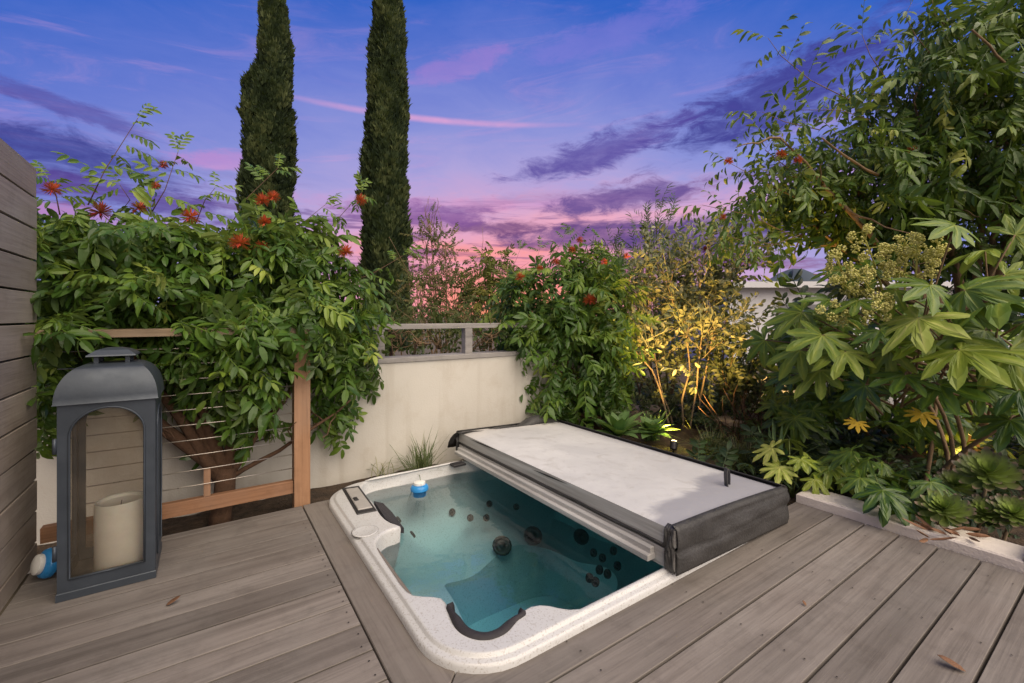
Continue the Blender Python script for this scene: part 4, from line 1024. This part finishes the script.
fine_shrub('hedge_shrub', 'tangled green hedge shrub showing through the fence rails', 'shrub', b, [ED(400, 335, 30, 26, 5.1, .3), ED(440, 338, 30, 22, 5.1, .3), ED(480, 338, 30, 22, 5.1, .3), ED(520, 330, 28, 26, 5.1, .3), ED(420, 318, 34, 16, 5.3, .35), ED(470, 318, 34, 14, 5.3, .35), ED(390, 330, 14, 12, 3.75, .1), ED(418, 340, 16, 8, 3.72, .08), ED(492, 332, 14, 10, 4.1, .1)], OLV, 30, M['dry'], 1.1, .28, .2, .2, 12)
b = P(330, 330, 6.5); b[2] = -.07
fine_shrub('dark_hedge', 'dark green hedge growing behind the red flowered tree', 'hedge', b, [ED(180, 330, 80, 60, 5.5, .5), ED(80, 330, 60, 60, 5.2, .5), ED(290, 330, 70, 50, 6, .5), ED(365, 320, 40, 40, 6.5, .5), ED(20, 330, 60, 60, 5.2, .5)], CPM, 9, M['dark'], 1.8, .5, .4, .2)

# ---- right-hand tree
rb_ = PX(975, 440, 5.2); rb_[2] = -.05
tr = thing('overhanging_tree', 'large glossy leaved tree leaning in at the top right of the garden', 'tree', rb_)
gl = Geo(); gb = Geo()
ells = [ED(985, 60, 75, 55, 3.5, .5), ED(920, 100, 60, 48, 3.6, .45), ED(1010, 150, 60, 60, 3.4, .5), ED(930, 165, 70, 45, 3.6, .5), ED(860, 185, 55, 45, 3.7, .45), ED(818, 196, 42, 28, 3.8, .35), ED(885, 220, 55, 30, 3.8, .4), ED(828, 205, 24, 18, 3.8, .3),
        ED(960, 220, 70, 40, 3.7, .5), ED(1060, 60, 60, 80, 3.4, .5), ED(1075, 180, 60, 80, 3.4, .5), ED(765, 200, 24, 20, 3.7, .25, .8), ED(800, 180, 40, 30, 3.7, .3, .7), ED(840, 150, 40, 30, 3.6, .3, .6), ED(1000, 20, 60, 30, 3.5, .45, .8)]
crown(gl, ells, SPR, 56, .80, .38, .65, .28, .45)
fk = rb_ + np.array((0, 0, .9)); limb(gb, rb_, fk, .09, .075, 7, .015)
for x, y, d in ((985, 60, 3.5), (915, 100, 3.6), (1010, 150, 3.4), (860, 190, 3.7), (800, 220, 3.8), (930, 170, 3.6), (1060, 80, 3.4), (780, 140, 3.4)):
    e = P(x, y, d); p = bez(fk - (0, 0, .1), (fk + e) / 2 + np.array((0, 0, .12)), e, 10) + rng.normal(0, .012, (10, 3)); gb.tube(p, np.linspace(.036, .007, 10), 7)
    for _ in range(5):
        k = rng.integers(5, 10); limb(gb, p[k], p[k] + nrm(rng.normal(0, 1, 3) + rt * -.4) * .45, .010, .003, 6, .015, 5)
limb(gb, P(822, 138, 3.15), P(878, 175, 3.35), .006, .010, 6, .008); limb(gb, P(972, 30, 3.0), P(1006, 64, 3.1), .006, .009, 5, .006)
SIN = [compound(.26 + .1 * rng.random(), int(rng.integers(4, 7)), .10, .036, .15, 55, True, .35) for _ in range(5)]
for ln_, n in (([(850, 100), (810, 80), (780, 55), (768, 38)], 6), ([(890, 85), (870, 55), (862, 35)], 5), ([(935, 60), (915, 35), (905, 15), (912, 2)], 6), ([(960, 40), (935, 15), (930, -12)], 5), ([(820, 130), (785, 122), (762, 112)], 4), ([(800, 200), (760, 180), (728, 162)], 6),
               ([(790, 235), (750, 215), (702, 205)], 7), ([(800, 235), (770, 246), (755, 246)], 4), ([(870, 120), (840, 110), (800, 110)], 5), ([(790, 170), (765, 150), (772, 140)], 4), ([(780, 245), (740, 240), (715, 232)], 5)):
    shoot(gl, gb, [P(x, y, 3.5) for x, y in ln_], SIN, n + 3, .95, .36, .006)
gb.build('trunk', M['twig'], tr, True); gl.build('foliage', M['leafB'], tr)
for x, y, r in ((729, 161, .03), (781, 154, .034), (798, 160, .03), (723, 217, .025), (912, 150, .03)): pompom(tr, P(x, y, 3.4), r, .4)

# ---- fatsia
def palmate(nl, rad, lobes_w=.32, droop=.22, cup=.12):
    spread = R(145); V = [(0, 0, 0)]; A = [.3]; per = 9; m = nl * per
    fr_ = (.30, .55, .8, 1.0)
    angs = []; rs = []; ax = []
    for l in range(nl):
        a0 = -spread + 2 * spread * (l + .5) / nl; half = spread / nl
        LL = rad * (1.0 - .38 * (abs(a0) / spread) ** 1.6) * (1 + rng.normal(0, .04))
        for k in range(per):
            u = (k / (per - 1)) * 2 - 1
            env = .40 + .60 * max(0, 1 - abs(u) ** 1.0) ** .8 if abs(u) > .12 else 1.0
            env = {0: .42, 1: .50, 2: .68, 3: .86, 4: 1.0, 5: .86, 6: .68, 7: .50, 8: .42}[k]
            sq = {0: 1.0, 1: .78, 2: .68, 3: .36, 4: 0, 5: .36, 6: .68, 7: .78, 8: 1.0}[k]
            angs.append(a0 + half * sq * (1 if u > 0 else -1)); rs.append(LL * env * (1 + (rng.normal(0, .02) if k not in (0, 8) else 0))); ax.append(sq)
    angs = np.array(angs); rs = np.array(rs); ax = np.array(ax)
    for f in fr_:
        for a, r, s in zip(angs, rs, ax):
            rr = r * f; z = -cup * rr * (1 - s) * .5 - droop * rr * rr / rad - .06 * rr * s + .05 * rr * math.sin(a * 2.3 + nl) + .02 * rad * math.sin(rr * 9 + a * 5)
            V.append((rr * math.cos(a), rr * math.sin(a), z)); A.append(.42 * (1 if s == 0 else 0) * (1 - f * .6))
    T = [(0, 1 + i, 2 + i) for i in range(m - 1)]; Q = []
    for k in range(len(fr_) - 1):
        for i in range(m - 1): Q.append((1 + k * m + i, 1 + (k + 1) * m + i, 1 + (k + 1) * m + i + 1, 1 + k * m + i + 1))
    return np.array(V), np.array(T), np.array(Q), np.array(A)
PAL = [palmate(int(rng.integers(7, 10)), 1.0, droop=.12 + .34 * rng.random(), cup=.05 + .25 * rng.random()) for _ in range(12)]
fb = PX(945, 455, 3.75); fb[2] = -.04
tr = thing('fatsia_bush', 'large bush of broad hand shaped green leaves beside the deck on the right', 'shrub', fb)
gl = Geo(); gb = Geo()
def fleaf(g, p, rad, facing, tipdir, tint, stem_from=None, gs=None):
    place(g, PAL[rng.integers(len(PAL))], p, tipdir, facing, rad, tint)
    if stem_from is not None:
        gs.tube(bez(stem_from, (np.array(stem_from) + p) / 2 + np.array((0, 0, .08)), p, 7), np.linspace(.008, .0045, 7), 5)
hero = [(960, 350, 2.4, .24, .62), (985, 330, 2.5, .24, .4), (918, 318, 2.55, .25, .55), (880, 330, 2.7, .22, .5), (845, 352, 2.8, .20, .45), (822, 335, 2.9, .22, .5), (800, 350, 3.05, .20, .45), (858, 300, 2.9, .21, .5), (830, 300, 3.0, .20, .55), (802, 312, 3.2, .19, .6),
        (785, 322, 3.4, .18, .6), (765, 340, 3.4, .18, .4), (905, 375, 2.6, .19, .35), (865, 385, 2.75, .18, .3), (930, 285, 2.6, .22, .5), (965, 290, 2.5, .24, .35), (1000, 300, 2.4, .24, .35), (1010, 350, 2.35, .22, .3), (955, 225, 2.6, .19, .45), (985, 250, 2.7, .19, .6),
        (1015, 235, 2.6, .19, .6), (1005, 275, 2.55, .19, .6), (895, 290, 2.8, .20, .45), (870, 268, 3.0, .20, .55), (820, 370, 3.0, .18, .35), (790, 375, 3.2, .18, .35), (940, 385, 2.5, .18, .25), (980, 385, 2.4, .20, .25), (1020, 390, 2.3, .2, .2), (840, 270, 3.1, .20, .6), (1010, 420, 2.35, .18, .12), (890, 350, 2.7, .2, .55), (930, 340, 2.6, .2, .5), (775, 345, 3.4, .18, .35), (1030, 320, 2.4, .20, .4)]
for x, y, d, r, tn in hero:
    p = P(x, y, d); hub = fb + np.array((rng.normal(0, .12), rng.normal(0, .25), .55 + .3 * rng.random())); away = nrm((p - hub) * (1, 1, .3))
    fleaf(gl, p, r * 1.08 * (1 + rng.normal(0, .14)), np.array((0, 0, .75)) + nrm(CAMP - p) * .55 + rng.normal(0, .2, 3), away * .7 + np.array((0, 0, -.45)) + rng.normal(0, .2, 3), tn * .70 + rng.normal(0, .12), hub, gb)
for _ in range(210):
    x, y = rng.uniform(770, 1040), rng.uniform(305, 425); d = 2.9 + rng.uniform(0, .9) + max(0, (900 - x) / 200)
    p = P(x, y, d); fleaf(gl, p, .19 * (1 + rng.normal(0, .15)), np.array((0, 0, .8)) + nrm(CAMP - p) * .5 + rng.normal(0, .3, 3), rng.normal(0, .6, 3) + nrm(CAMP - p) * .6 + (0, 0, -.4), .26 + rng.normal(0, .12))
for k in range(5):
    e = fb + np.array((rng.normal(0, .2), rng.normal(0, .3), .8)); gb.tube(bez(fb + (rng.normal(0, .06), rng.normal(0, .12), -.05), fb + np.array((rng.normal(0, .1), rng.normal(0, .1), .4)), e, 8), np.linspace(.014, .010, 8), 7)
gb.build('stems', M['twig'], tr, True); gl.build('leaves', M['leafF'], tr)
g = Geo()
for x, y, d, r in ((922, 413, 2.55, .10), (857, 422, 2.75, .085)):
    p = P(x, y, d); place(g, PAL[2], p, nrm(CAMP - p) * .5 + np.array((-.3, .1, -.5)), nrm(CAMP - p) + (0, 0, .5), r, .5)
g.build('yellowed_leaves', M['leafY'], tr)
def panicle(root, tip, nb, size):
    gs = Geo(); pts = bez(root, (np.array(root) + tip) / 2 + np.array((0, 0, .06)), tip, 8); gs.tube(pts, np.linspace(.007, .004, 8), 5)
    ax_ = nrm(np.array(tip) - root); ub = []
    for i in range(nb):
        u = .35 + .65 * i / max(1, nb - 1); p = pts[min(7, int(u * 7))]; d = nrm(rng.normal(0, 1, 3) + ax_ * .7 + (0, 0, .2)); e = p + d * size * (1.15 - .55 * u) * (.8 + .4 * rng.random())
        gs.tube(bez(p, (p + e) / 2 + np.array((0, 0, .01)), e, 4), np.linspace(.003, .0018, 4), 4); gu = Geo(); ub.append(gu)
        for _ in range(26):
            v = nrm(rng.normal(0, 1, 3)); c = e + v * .027; gu.tube([e, c], .0007, 3, cap=False)
            s_ = .0075; gu.add(c + np.array([(s_, 0, 0), (-s_, 0, 0), (0, s_, 0), (0, -s_, 0), (0, 0, s_), (0, 0, -s_)]), [(0, 2, 4), (2, 1, 4), (1, 3, 4), (3, 0, 4), (2, 0, 5), (1, 2, 5), (3, 1, 5), (0, 3, 5)], None, rng.random())
    o = gs.build('flower_cluster', M['umbel'], tr)
    for gu in ub: gu.build('umbel', M['umbel'], o)
for (x0, y0, x1, y1, d, nb) in ((885, 300, 862, 232, 2.9, 13), (905, 290, 905, 240, 2.8, 11), (930, 290, 938, 252, 2.75, 9), (870, 320, 838, 280, 2.95, 10), (850, 300, 836, 258, 2.95, 10), (915, 300, 918, 238, 2.7, 10), (890, 330, 875, 300, 2.7, 9), (880, 310, 858, 275, 2.85, 11), (900, 300, 890, 262, 2.85, 9), (860, 330, 830, 318, 2.9, 8)):
    panicle(P(x0, y0, d + .15), P(x1, y1, d), nb, .12)

# ---- smaller palmate seedlings between the cover and the curb
k = 0
for (x, y, d, ht, leaves, rad, tn, lab) in ((792, 505, 2.95, .30, 8, .13, .72, 'young yellow green plant with lobed leaves right beside the spa cover end'), (835, 485, 2.95, .28, 8, .13, .50, 'low lobed leaf plant growing at the corner of the white curb'),
        (892, 520, 2.55, .34, 9, .16, .16, 'dark green lobed leaf plant spilling over the white curb'), (925, 470, 2.6, .26, 7, .15, .08, 'dark star leaved plant under the yellow leaf behind the curb'), (862, 470, 2.8, .30, 7, .15, .14, 'deep green lobed leaf plant in the middle of the planting bed')):
    b = P(x, y, d); b[2] = -.05; tr = thing('lobed_leaf_plant', lab, 'plant', b, 'low lobed leaf plants'); gl = Geo(); gb = Geo()
    for i in range(leaves):
        a = 2 * math.pi * i / leaves + rng.normal(0, .3); rr = .10 + .10 * rng.random(); p = b + np.array((math.cos(a) * rr, math.sin(a) * rr, ht * (.55 + .6 * rng.random())))
        place(gl, PAL[rng.integers(len(PAL))], p, np.array((math.cos(a), math.sin(a), -.5)), np.array((math.cos(a) * .3, math.sin(a) * .3, .8)) + nrm(CAMP - p) * .4, rad * (1 + rng.normal(0, .12)), tn + rng.normal(0, .07))
        gb.tube(bez(b, b * .5 + p * .5 + np.array((0, 0, .05)), p, 6), np.linspace(.005, .003, 6), 5)
    gb.build('stalks', M['petiole'], tr, True); gl.build('leaves', M['leafF'], tr)

# ---- straps: agaves, grasses, spear plants
def strap(g, b, d, L, wd, droop, tint, n=7, fold=.25, prof=None):
    d = nrm(d); h = nrm((d[0], d[1], 1e-4)); side = nrm(np.cross(d, (0, 0, 1)) if abs(d[2]) < .98 else np.array((1, 0, 0))); V = []
    for i in range(n + 1):
        u = i / n; p = np.array(b) + d * L * u + (h * .35 - np.array((0, 0, 1))) * droop * L * u * u
        w_ = wd * .5 * (prof(u) if prof else (1 - u ** 3) * (.6 + .4 * min(1, u * 4)))
        upv = nrm(np.cross(side, d)) * fold * w_
        V += [p + side * w_ + upv, p, p - side * w_ + upv]
    Q = []
    for i in range(n): Q += [(3 * i, 3 * i + 1, 3 * i + 4, 3 * i + 3), (3 * i + 1, 3 * i + 2, 3 * i + 5, 3 * i + 4)]
    g.add(V, None, Q, np.repeat(np.linspace(tint, tint + .12, n + 1), 3))
def agave(x, y, d, L, label):
    b = P(x, y, d); b[2] = -.05; g = Geo(); pr = lambda u: (.45 + .75 * math.sin(math.pi * min(1, u * .8 + .12))) * (1 - u ** 5)
    for ringi, (n, el_, l) in enumerate(((7, 20, 1.0), (7, 42, 1.0), (6, 62, .85), (4, 80, .6))):
        for i in range(n):
            a = 2 * math.pi * (i + .5 * ringi) / n + rng.normal(0, .1); e = R(el_ + rng.normal(0, 5)); strap(g, b + (0, 0, .12), (math.cos(a) * math.cos(e), math.sin(a) * math.cos(e), math.sin(e)), L * l * (1 + rng.normal(0, .06)), .085, .18, .45 + rng.normal(0, .1), 8, .3, pr)
    o = g.build('agave', M['agave'], None, True); o.location = (0, 0, 0); tag(o, label, 'agave', 'broad leaved agaves'); return o
agave(618, 428, 4.05, .34, 'soft green agave behind the far edge of the cover, left of the spotlight')
agave(652, 437, 4.10, .24, 'agave with pale leaves glowing right at the garden spotlight')
def clump(name, x, y, d, n, L, wd, spread, mt, tint, label, cat='grass', grp=None, droop=.4):
    b = P(x, y, d); b[2] = -.06; g = Geo()
    for i in range(n):
        a = rng.uniform(0, 2 * math.pi); e = R(90 - abs(rng.normal(0, spread))); off = np.array((rng.normal(0, .04), rng.normal(0, .04), 0))
        strap(g, b + off, (math.cos(a) * math.cos(e), math.sin(a) * math.cos(e), math.sin(e)), L * rng.uniform(.55, 1.1), wd, droop * rng.uniform(.3, 1.3), tint + rng.normal(0, .18), 6, .2)
    o = g.build(name, mt, None, True); tag(o, label, cat, grp); return o
GRP = 'ornamental grass clumps'
clump('grass_clump', 422, 470, 3.42, 130, .42, .006, 36, M['grass'], .25, 'grey green grass clump between the hot tub and the cream wall', 'grass', GRP, .45)
clump('grass_clump', 385, 478, 3.36, 26, .36, .005, 48, M['grass'], .75, 'thin straw coloured grass tuft at the foot of the cream wall', 'grass', GRP, .7)
clump('grass_clump', 712, 450, 3.85, 190, .40, .006, 30, M['grass'], .62, 'golden green grass just right of the garden spotlight', 'grass', GRP, .5)
clump('grass_clump', 744, 462, 3.6, 190, .38, .006, 30, M['grass'], .5, 'green grass behind the strap end of the cover', 'grass', GRP, .5)
clump('grass_clump', 764, 440, 3.9, 160, .38, .006, 30, M['grass'], .4, 'dull green grass in front of the loose grey green shrub', 'grass', GRP, .5)
clump('spear_plant', 775, 480, 3.35, 26, .48, .034, 20, M['agave'], .38, 'clump of upright green spear leaves beside the cover strap', 'plant', None, .25)
clump('spear_plant', 652, 428, 4.35, 24, .42, .03, 24, M['agave'], .35, 'upright green spear leaves just left of the garden spotlight', 'plant', None, .25)

LAMP = P(674, 442, 3.92); g = Geo()
for _ in range(1100):
    x, y = rng.uniform(3.33, 6.2), rng.uniform(.2, 5.0)
    if rng.random() < .10: x, y = rng.uniform(2.75, 3.6), rng.uniform(1.35, 3.6)
    if x < 4.3 and y > 1.9 and rng.random() < .75: continue
    if math.hypot(x - LAMP[0], y - LAMP[1]) < .45: continue
    p = np.array((x, y, -.04 + .16 * rng.random())); place(g, CPM[rng.integers(len(CPM))], p, rng.normal(0, 1, 3) * (1, 1, .3) + (0, 0, .35), rng.normal(0, .3, 3) + (0, 0, 1), .8 + .5 * rng.random(), .45 + rng.normal(0, .2))
tag(g.build('ground_cover', M['dark']), kind='stuff')
# ---- aeoniums
def aeonium(x, y, d, R_, nrings, label):
    p = P(x, y, d); tr = thing('aeonium', label, 'succulent', (p[0], p[1], -.04), 'aeonium rosettes by the curb'); g = Geo()
    axis = nrm(np.array((0, 0, .8)) + nrm(CAMP - p) * .75); e1 = nrm(np.cross(axis, (.2, .9, .1))); e2 = np.cross(axis, e1); cnt = 0
    for k in range(nrings):
        f = 1 - k / nrings; n = int(7 + 7 * f)
        for i in range(n):
            a = 2 * math.pi * (i + .37 * k * 1.6) / n + rng.normal(0, .05); out = e1 * math.cos(a) + e2 * math.sin(a); tilt = R(8 + 66 * (1 - f) + rng.normal(0, 6)); d_ = out * math.cos(tilt) + axis * math.sin(tilt)
            L = R_ * (.30 + .70 * f); side = np.cross(axis, out); V = []; nn = 5; wd = R_ * (.13 + .17 * f); A = []
            for q in range(nn + 1):
                u = q / nn; w_ = wd * .5 * (.35 + 1.0 * u) * (1 if u < .7 else (1 - ((u - .7) / .3) ** 2 * .75)); c = p + d_ * L * u + axis * (.25 * L * u * u) - axis * (R_ * .25 * f)
                V += [c + side * w_ + axis * w_ * .35, c, c - side * w_ + axis * w_ * .35]; A += [.05 + .8 * u * f + (.35 if u > .85 else 0)] * 3
            Q = []
            for q in range(nn): Q += [(3 * q, 3 * q + 1, 3 * q + 4, 3 * q + 3), (3 * q + 1, 3 * q + 2, 3 * q + 5, 3 * q + 4)]
            g.add(V, None, Q, np.array(A) + rng.normal(0, .05))
    g.build('rosette', M['aeon'], tr, True)
    s = Geo(); s.tube(bez((p[0] + .04, p[1] + .05, -.06), (p[0] + .03, p[1] + .03, p[2] * .4), p - axis * R_ * .3, 6), .008, 7); s.build('stem', M['paletwig'], tr, True)
aeonium(988, 472, 2.35, .14, 5, 'largest aeonium rosette, uppermost of the succulents'); aeonium(944, 508, 2.32, .12, 5, 'dark edged aeonium rosette nearest the curb edge'); aeonium(986, 512, 2.32, .10, 5, 'small aeonium rosette between the dark edged one and the curb post')
aeonium(1014, 513, 2.25, .105, 5, 'aeonium rosette at the right edge, over the taller curb block'); aeonium(956, 484, 2.5, .095, 4, 'smallest pale green aeonium rosette at the back of the group')

# ---- dark evergreen backing on the right, hiding the plot beyond
b = PX(900, 420, 5.0); b[2] = -.05
fine_shrub('evergreen_hedge', 'dark evergreen hedge deep behind the fatsia bush', 'hedge', b, [ED(830, 350, 60, 70, 4.6, .4), ED(900, 340, 70, 80, 4.3, .4), ED(980, 340, 80, 80, 4.0, .4), ED(1050, 330, 70, 90, 3.9, .4), ED(770, 370, 40, 40, 5.0, .4), ED(960, 420, 70, 30, 3.7, .25, .5)], CPM, 9, M['dark'], 1.7, .45, .4, .3, 3)
# twiggy bare undergrowth
tr = thing('twiggy_undergrowth', 'bare brown twigs tangled under the loose grey green shrub', 'shrub', (P(750, 430, 4.3)[0], P(750, 430, 4.3)[1], -.05))
gb = Geo(); 
for _ in range(60):
    b = P(rng.uniform(730, 800), 430, 4.3 + rng.normal(0, .2)); b[2] = -.05; gb.tube(wobble(b, b + np.array((rng.normal(0, .2), rng.normal(0, .2), rng.uniform(.2, .6))), 6, .02), np.linspace(.006, .002, 6), 4)
gb.build('twigs', M['bark'], tr, True)
# flagstones behind the shrubs
for x, y, d, s, lab in ((735, 430, 4.9, .42, 'tan flagstone lying on the ground behind the golden grass'), (578, 412, 5.0, .3, 'upright tan stone glimpsed under the red flowered shrub'), (640, 400, 5.3, .3, 'tan stone glimpsed behind the soft green agave')):
    p = P(x, y, d); g = Geo(); poly = [(p[0] + s * math.cos(a) * (1 + rng.normal(0, .1)), p[1] + s * .7 * math.sin(a) * (1 + rng.normal(0, .1))) for a in np.linspace(0, 2 * math.pi, 8)[:-1]]
    g.prism(poly, -.1, .08, .02); tag(g.build('flagstone', M['stone']), lab, 'stone', 'tan garden stones')

p = P(800, 400, 5.3); t = thing('low_garden_wall', 'low white garden wall lit by a hidden lamp behind the fatsia', 'wall', (p[0], p[1], -.1))
g = Geo(); obox(g, p, (-.7, 0, -.15), (2.2, .16, .42)); g.build('wall_face', M['plaster'], t)
g = Geo(); obox(g, p, (-.73, -.02, .423), (2.23, .18, .46)); g.build('cap', M['curb'], t)
# ---- fallen leaves
for x, y, s, a, tn, lab in ((166, 606, .024, .3, 0, 'small curled yellow brown leaf lying on the left deck boards'), (966, 672, .034, 1.9, 0, 'brown dry leaf lying on the deck at the bottom right corner'), (806, 606, .011, .9, 0, 'tiny dark dry leaf scrap on the right deck boards')):
    p = G(x, y, .004); v, T, Q = leaflet(s * 2, s, -.35, .5); v = v @ rotz(a).T + p + (0, 0, .002); g = Geo(); g.add(v, T, Q); o = g.build('fallen_leaf', M['dryleaf'], None, True); tag(o, lab, 'leaf', 'fallen leaves')
    md = o.modifiers.new('solid', 'SOLIDIFY'); md.thickness = .0012
g = Geo()
for _ in range(16):
    p = G(rng.uniform(928, 970), rng.uniform(528, 542), .06); v, T, Q = leaflet(.09 * rng.uniform(.6, 1.2), .022, -.4, .8); v = v @ rotx(rng.normal(0, .8)).T @ rotz(rng.uniform(0, 6.3)).T + p + (0, 0, .012 * rng.random()); g.add(v, T, Q)
o = g.build('dry_leaf_pile', M['dryleaf'], None, True); tag(o, 'crumpled pile of dry brown leaves on the white curb below the succulents', 'leaves')

# ================================================================== garden lamps that are lit
def spotlight(x, y, d, z, energy, size, target, label, blend=.6):
    p = P(x, y, d); p[2] = z
    t = thing('garden_spotlight', label, 'spotlight', (p[0], p[1], -.06), 'lit garden spotlights')
    ax = nrm(np.array(target) - p)
    g = Geo(); g.lathe([(.012, -.07), (.030, -.065), (.034, 0), (.030, .004)], p, 16, axis=ax); g.build('housing', M['blackplastic'], t, 40)
    lm = bpy.data.materials.new('lit_lens'); lm.use_nodes = True; bb = lm.node_tree.nodes['Principled BSDF']; bb.inputs['Base Color'].default_value = (1, .8, .4, 1); bb.inputs['Emission Color'].default_value = (1, .72, .30, 1); bb.inputs['Emission Strength'].default_value = 14
    g = Geo(); g.lathe([(.028, .005), (.02, .012), (.001, .014)], p, 16, axis=ax); g.build('lens', lm, t, True)
    g = Geo(); g.tube([(p[0], p[1], -.1), p - ax * .05], .008, 6); g.build('stake', M['blackplastic'], t)
    l = bpy.data.lights.new('spot_beam', 'SPOT'); l.energy = energy; l.color = (1, .58, .15); l.spot_size = R(size); l.spot_blend = blend; l.shadow_soft_size = .03
    o = bpy.data.objects.new('spot_beam', l); COL.objects.link(o); o.location = Vector(p + ax * .03) - Vector((p[0], p[1], -.06)); o.parent = t; o.rotation_euler = Vector(ax).to_track_quat('-Z', 'Y').to_euler()
spotlight(674, 442, 3.92, .05, 330, 100, P(686, 285, 4.72), 'glowing garden spotlight aimed up at the silvery shrub')
spotlight(798, 418, 4.85, .04, 60, 130, P(800, 395, 5.3), 'small lit spotlight hidden behind the fatsia near the shrub roots')
spotlight(966, 455, 3.3, .04, 14, 120, P(962, 420, 3.7), 'small lit spotlight glowing behind the aeonium rosettes')
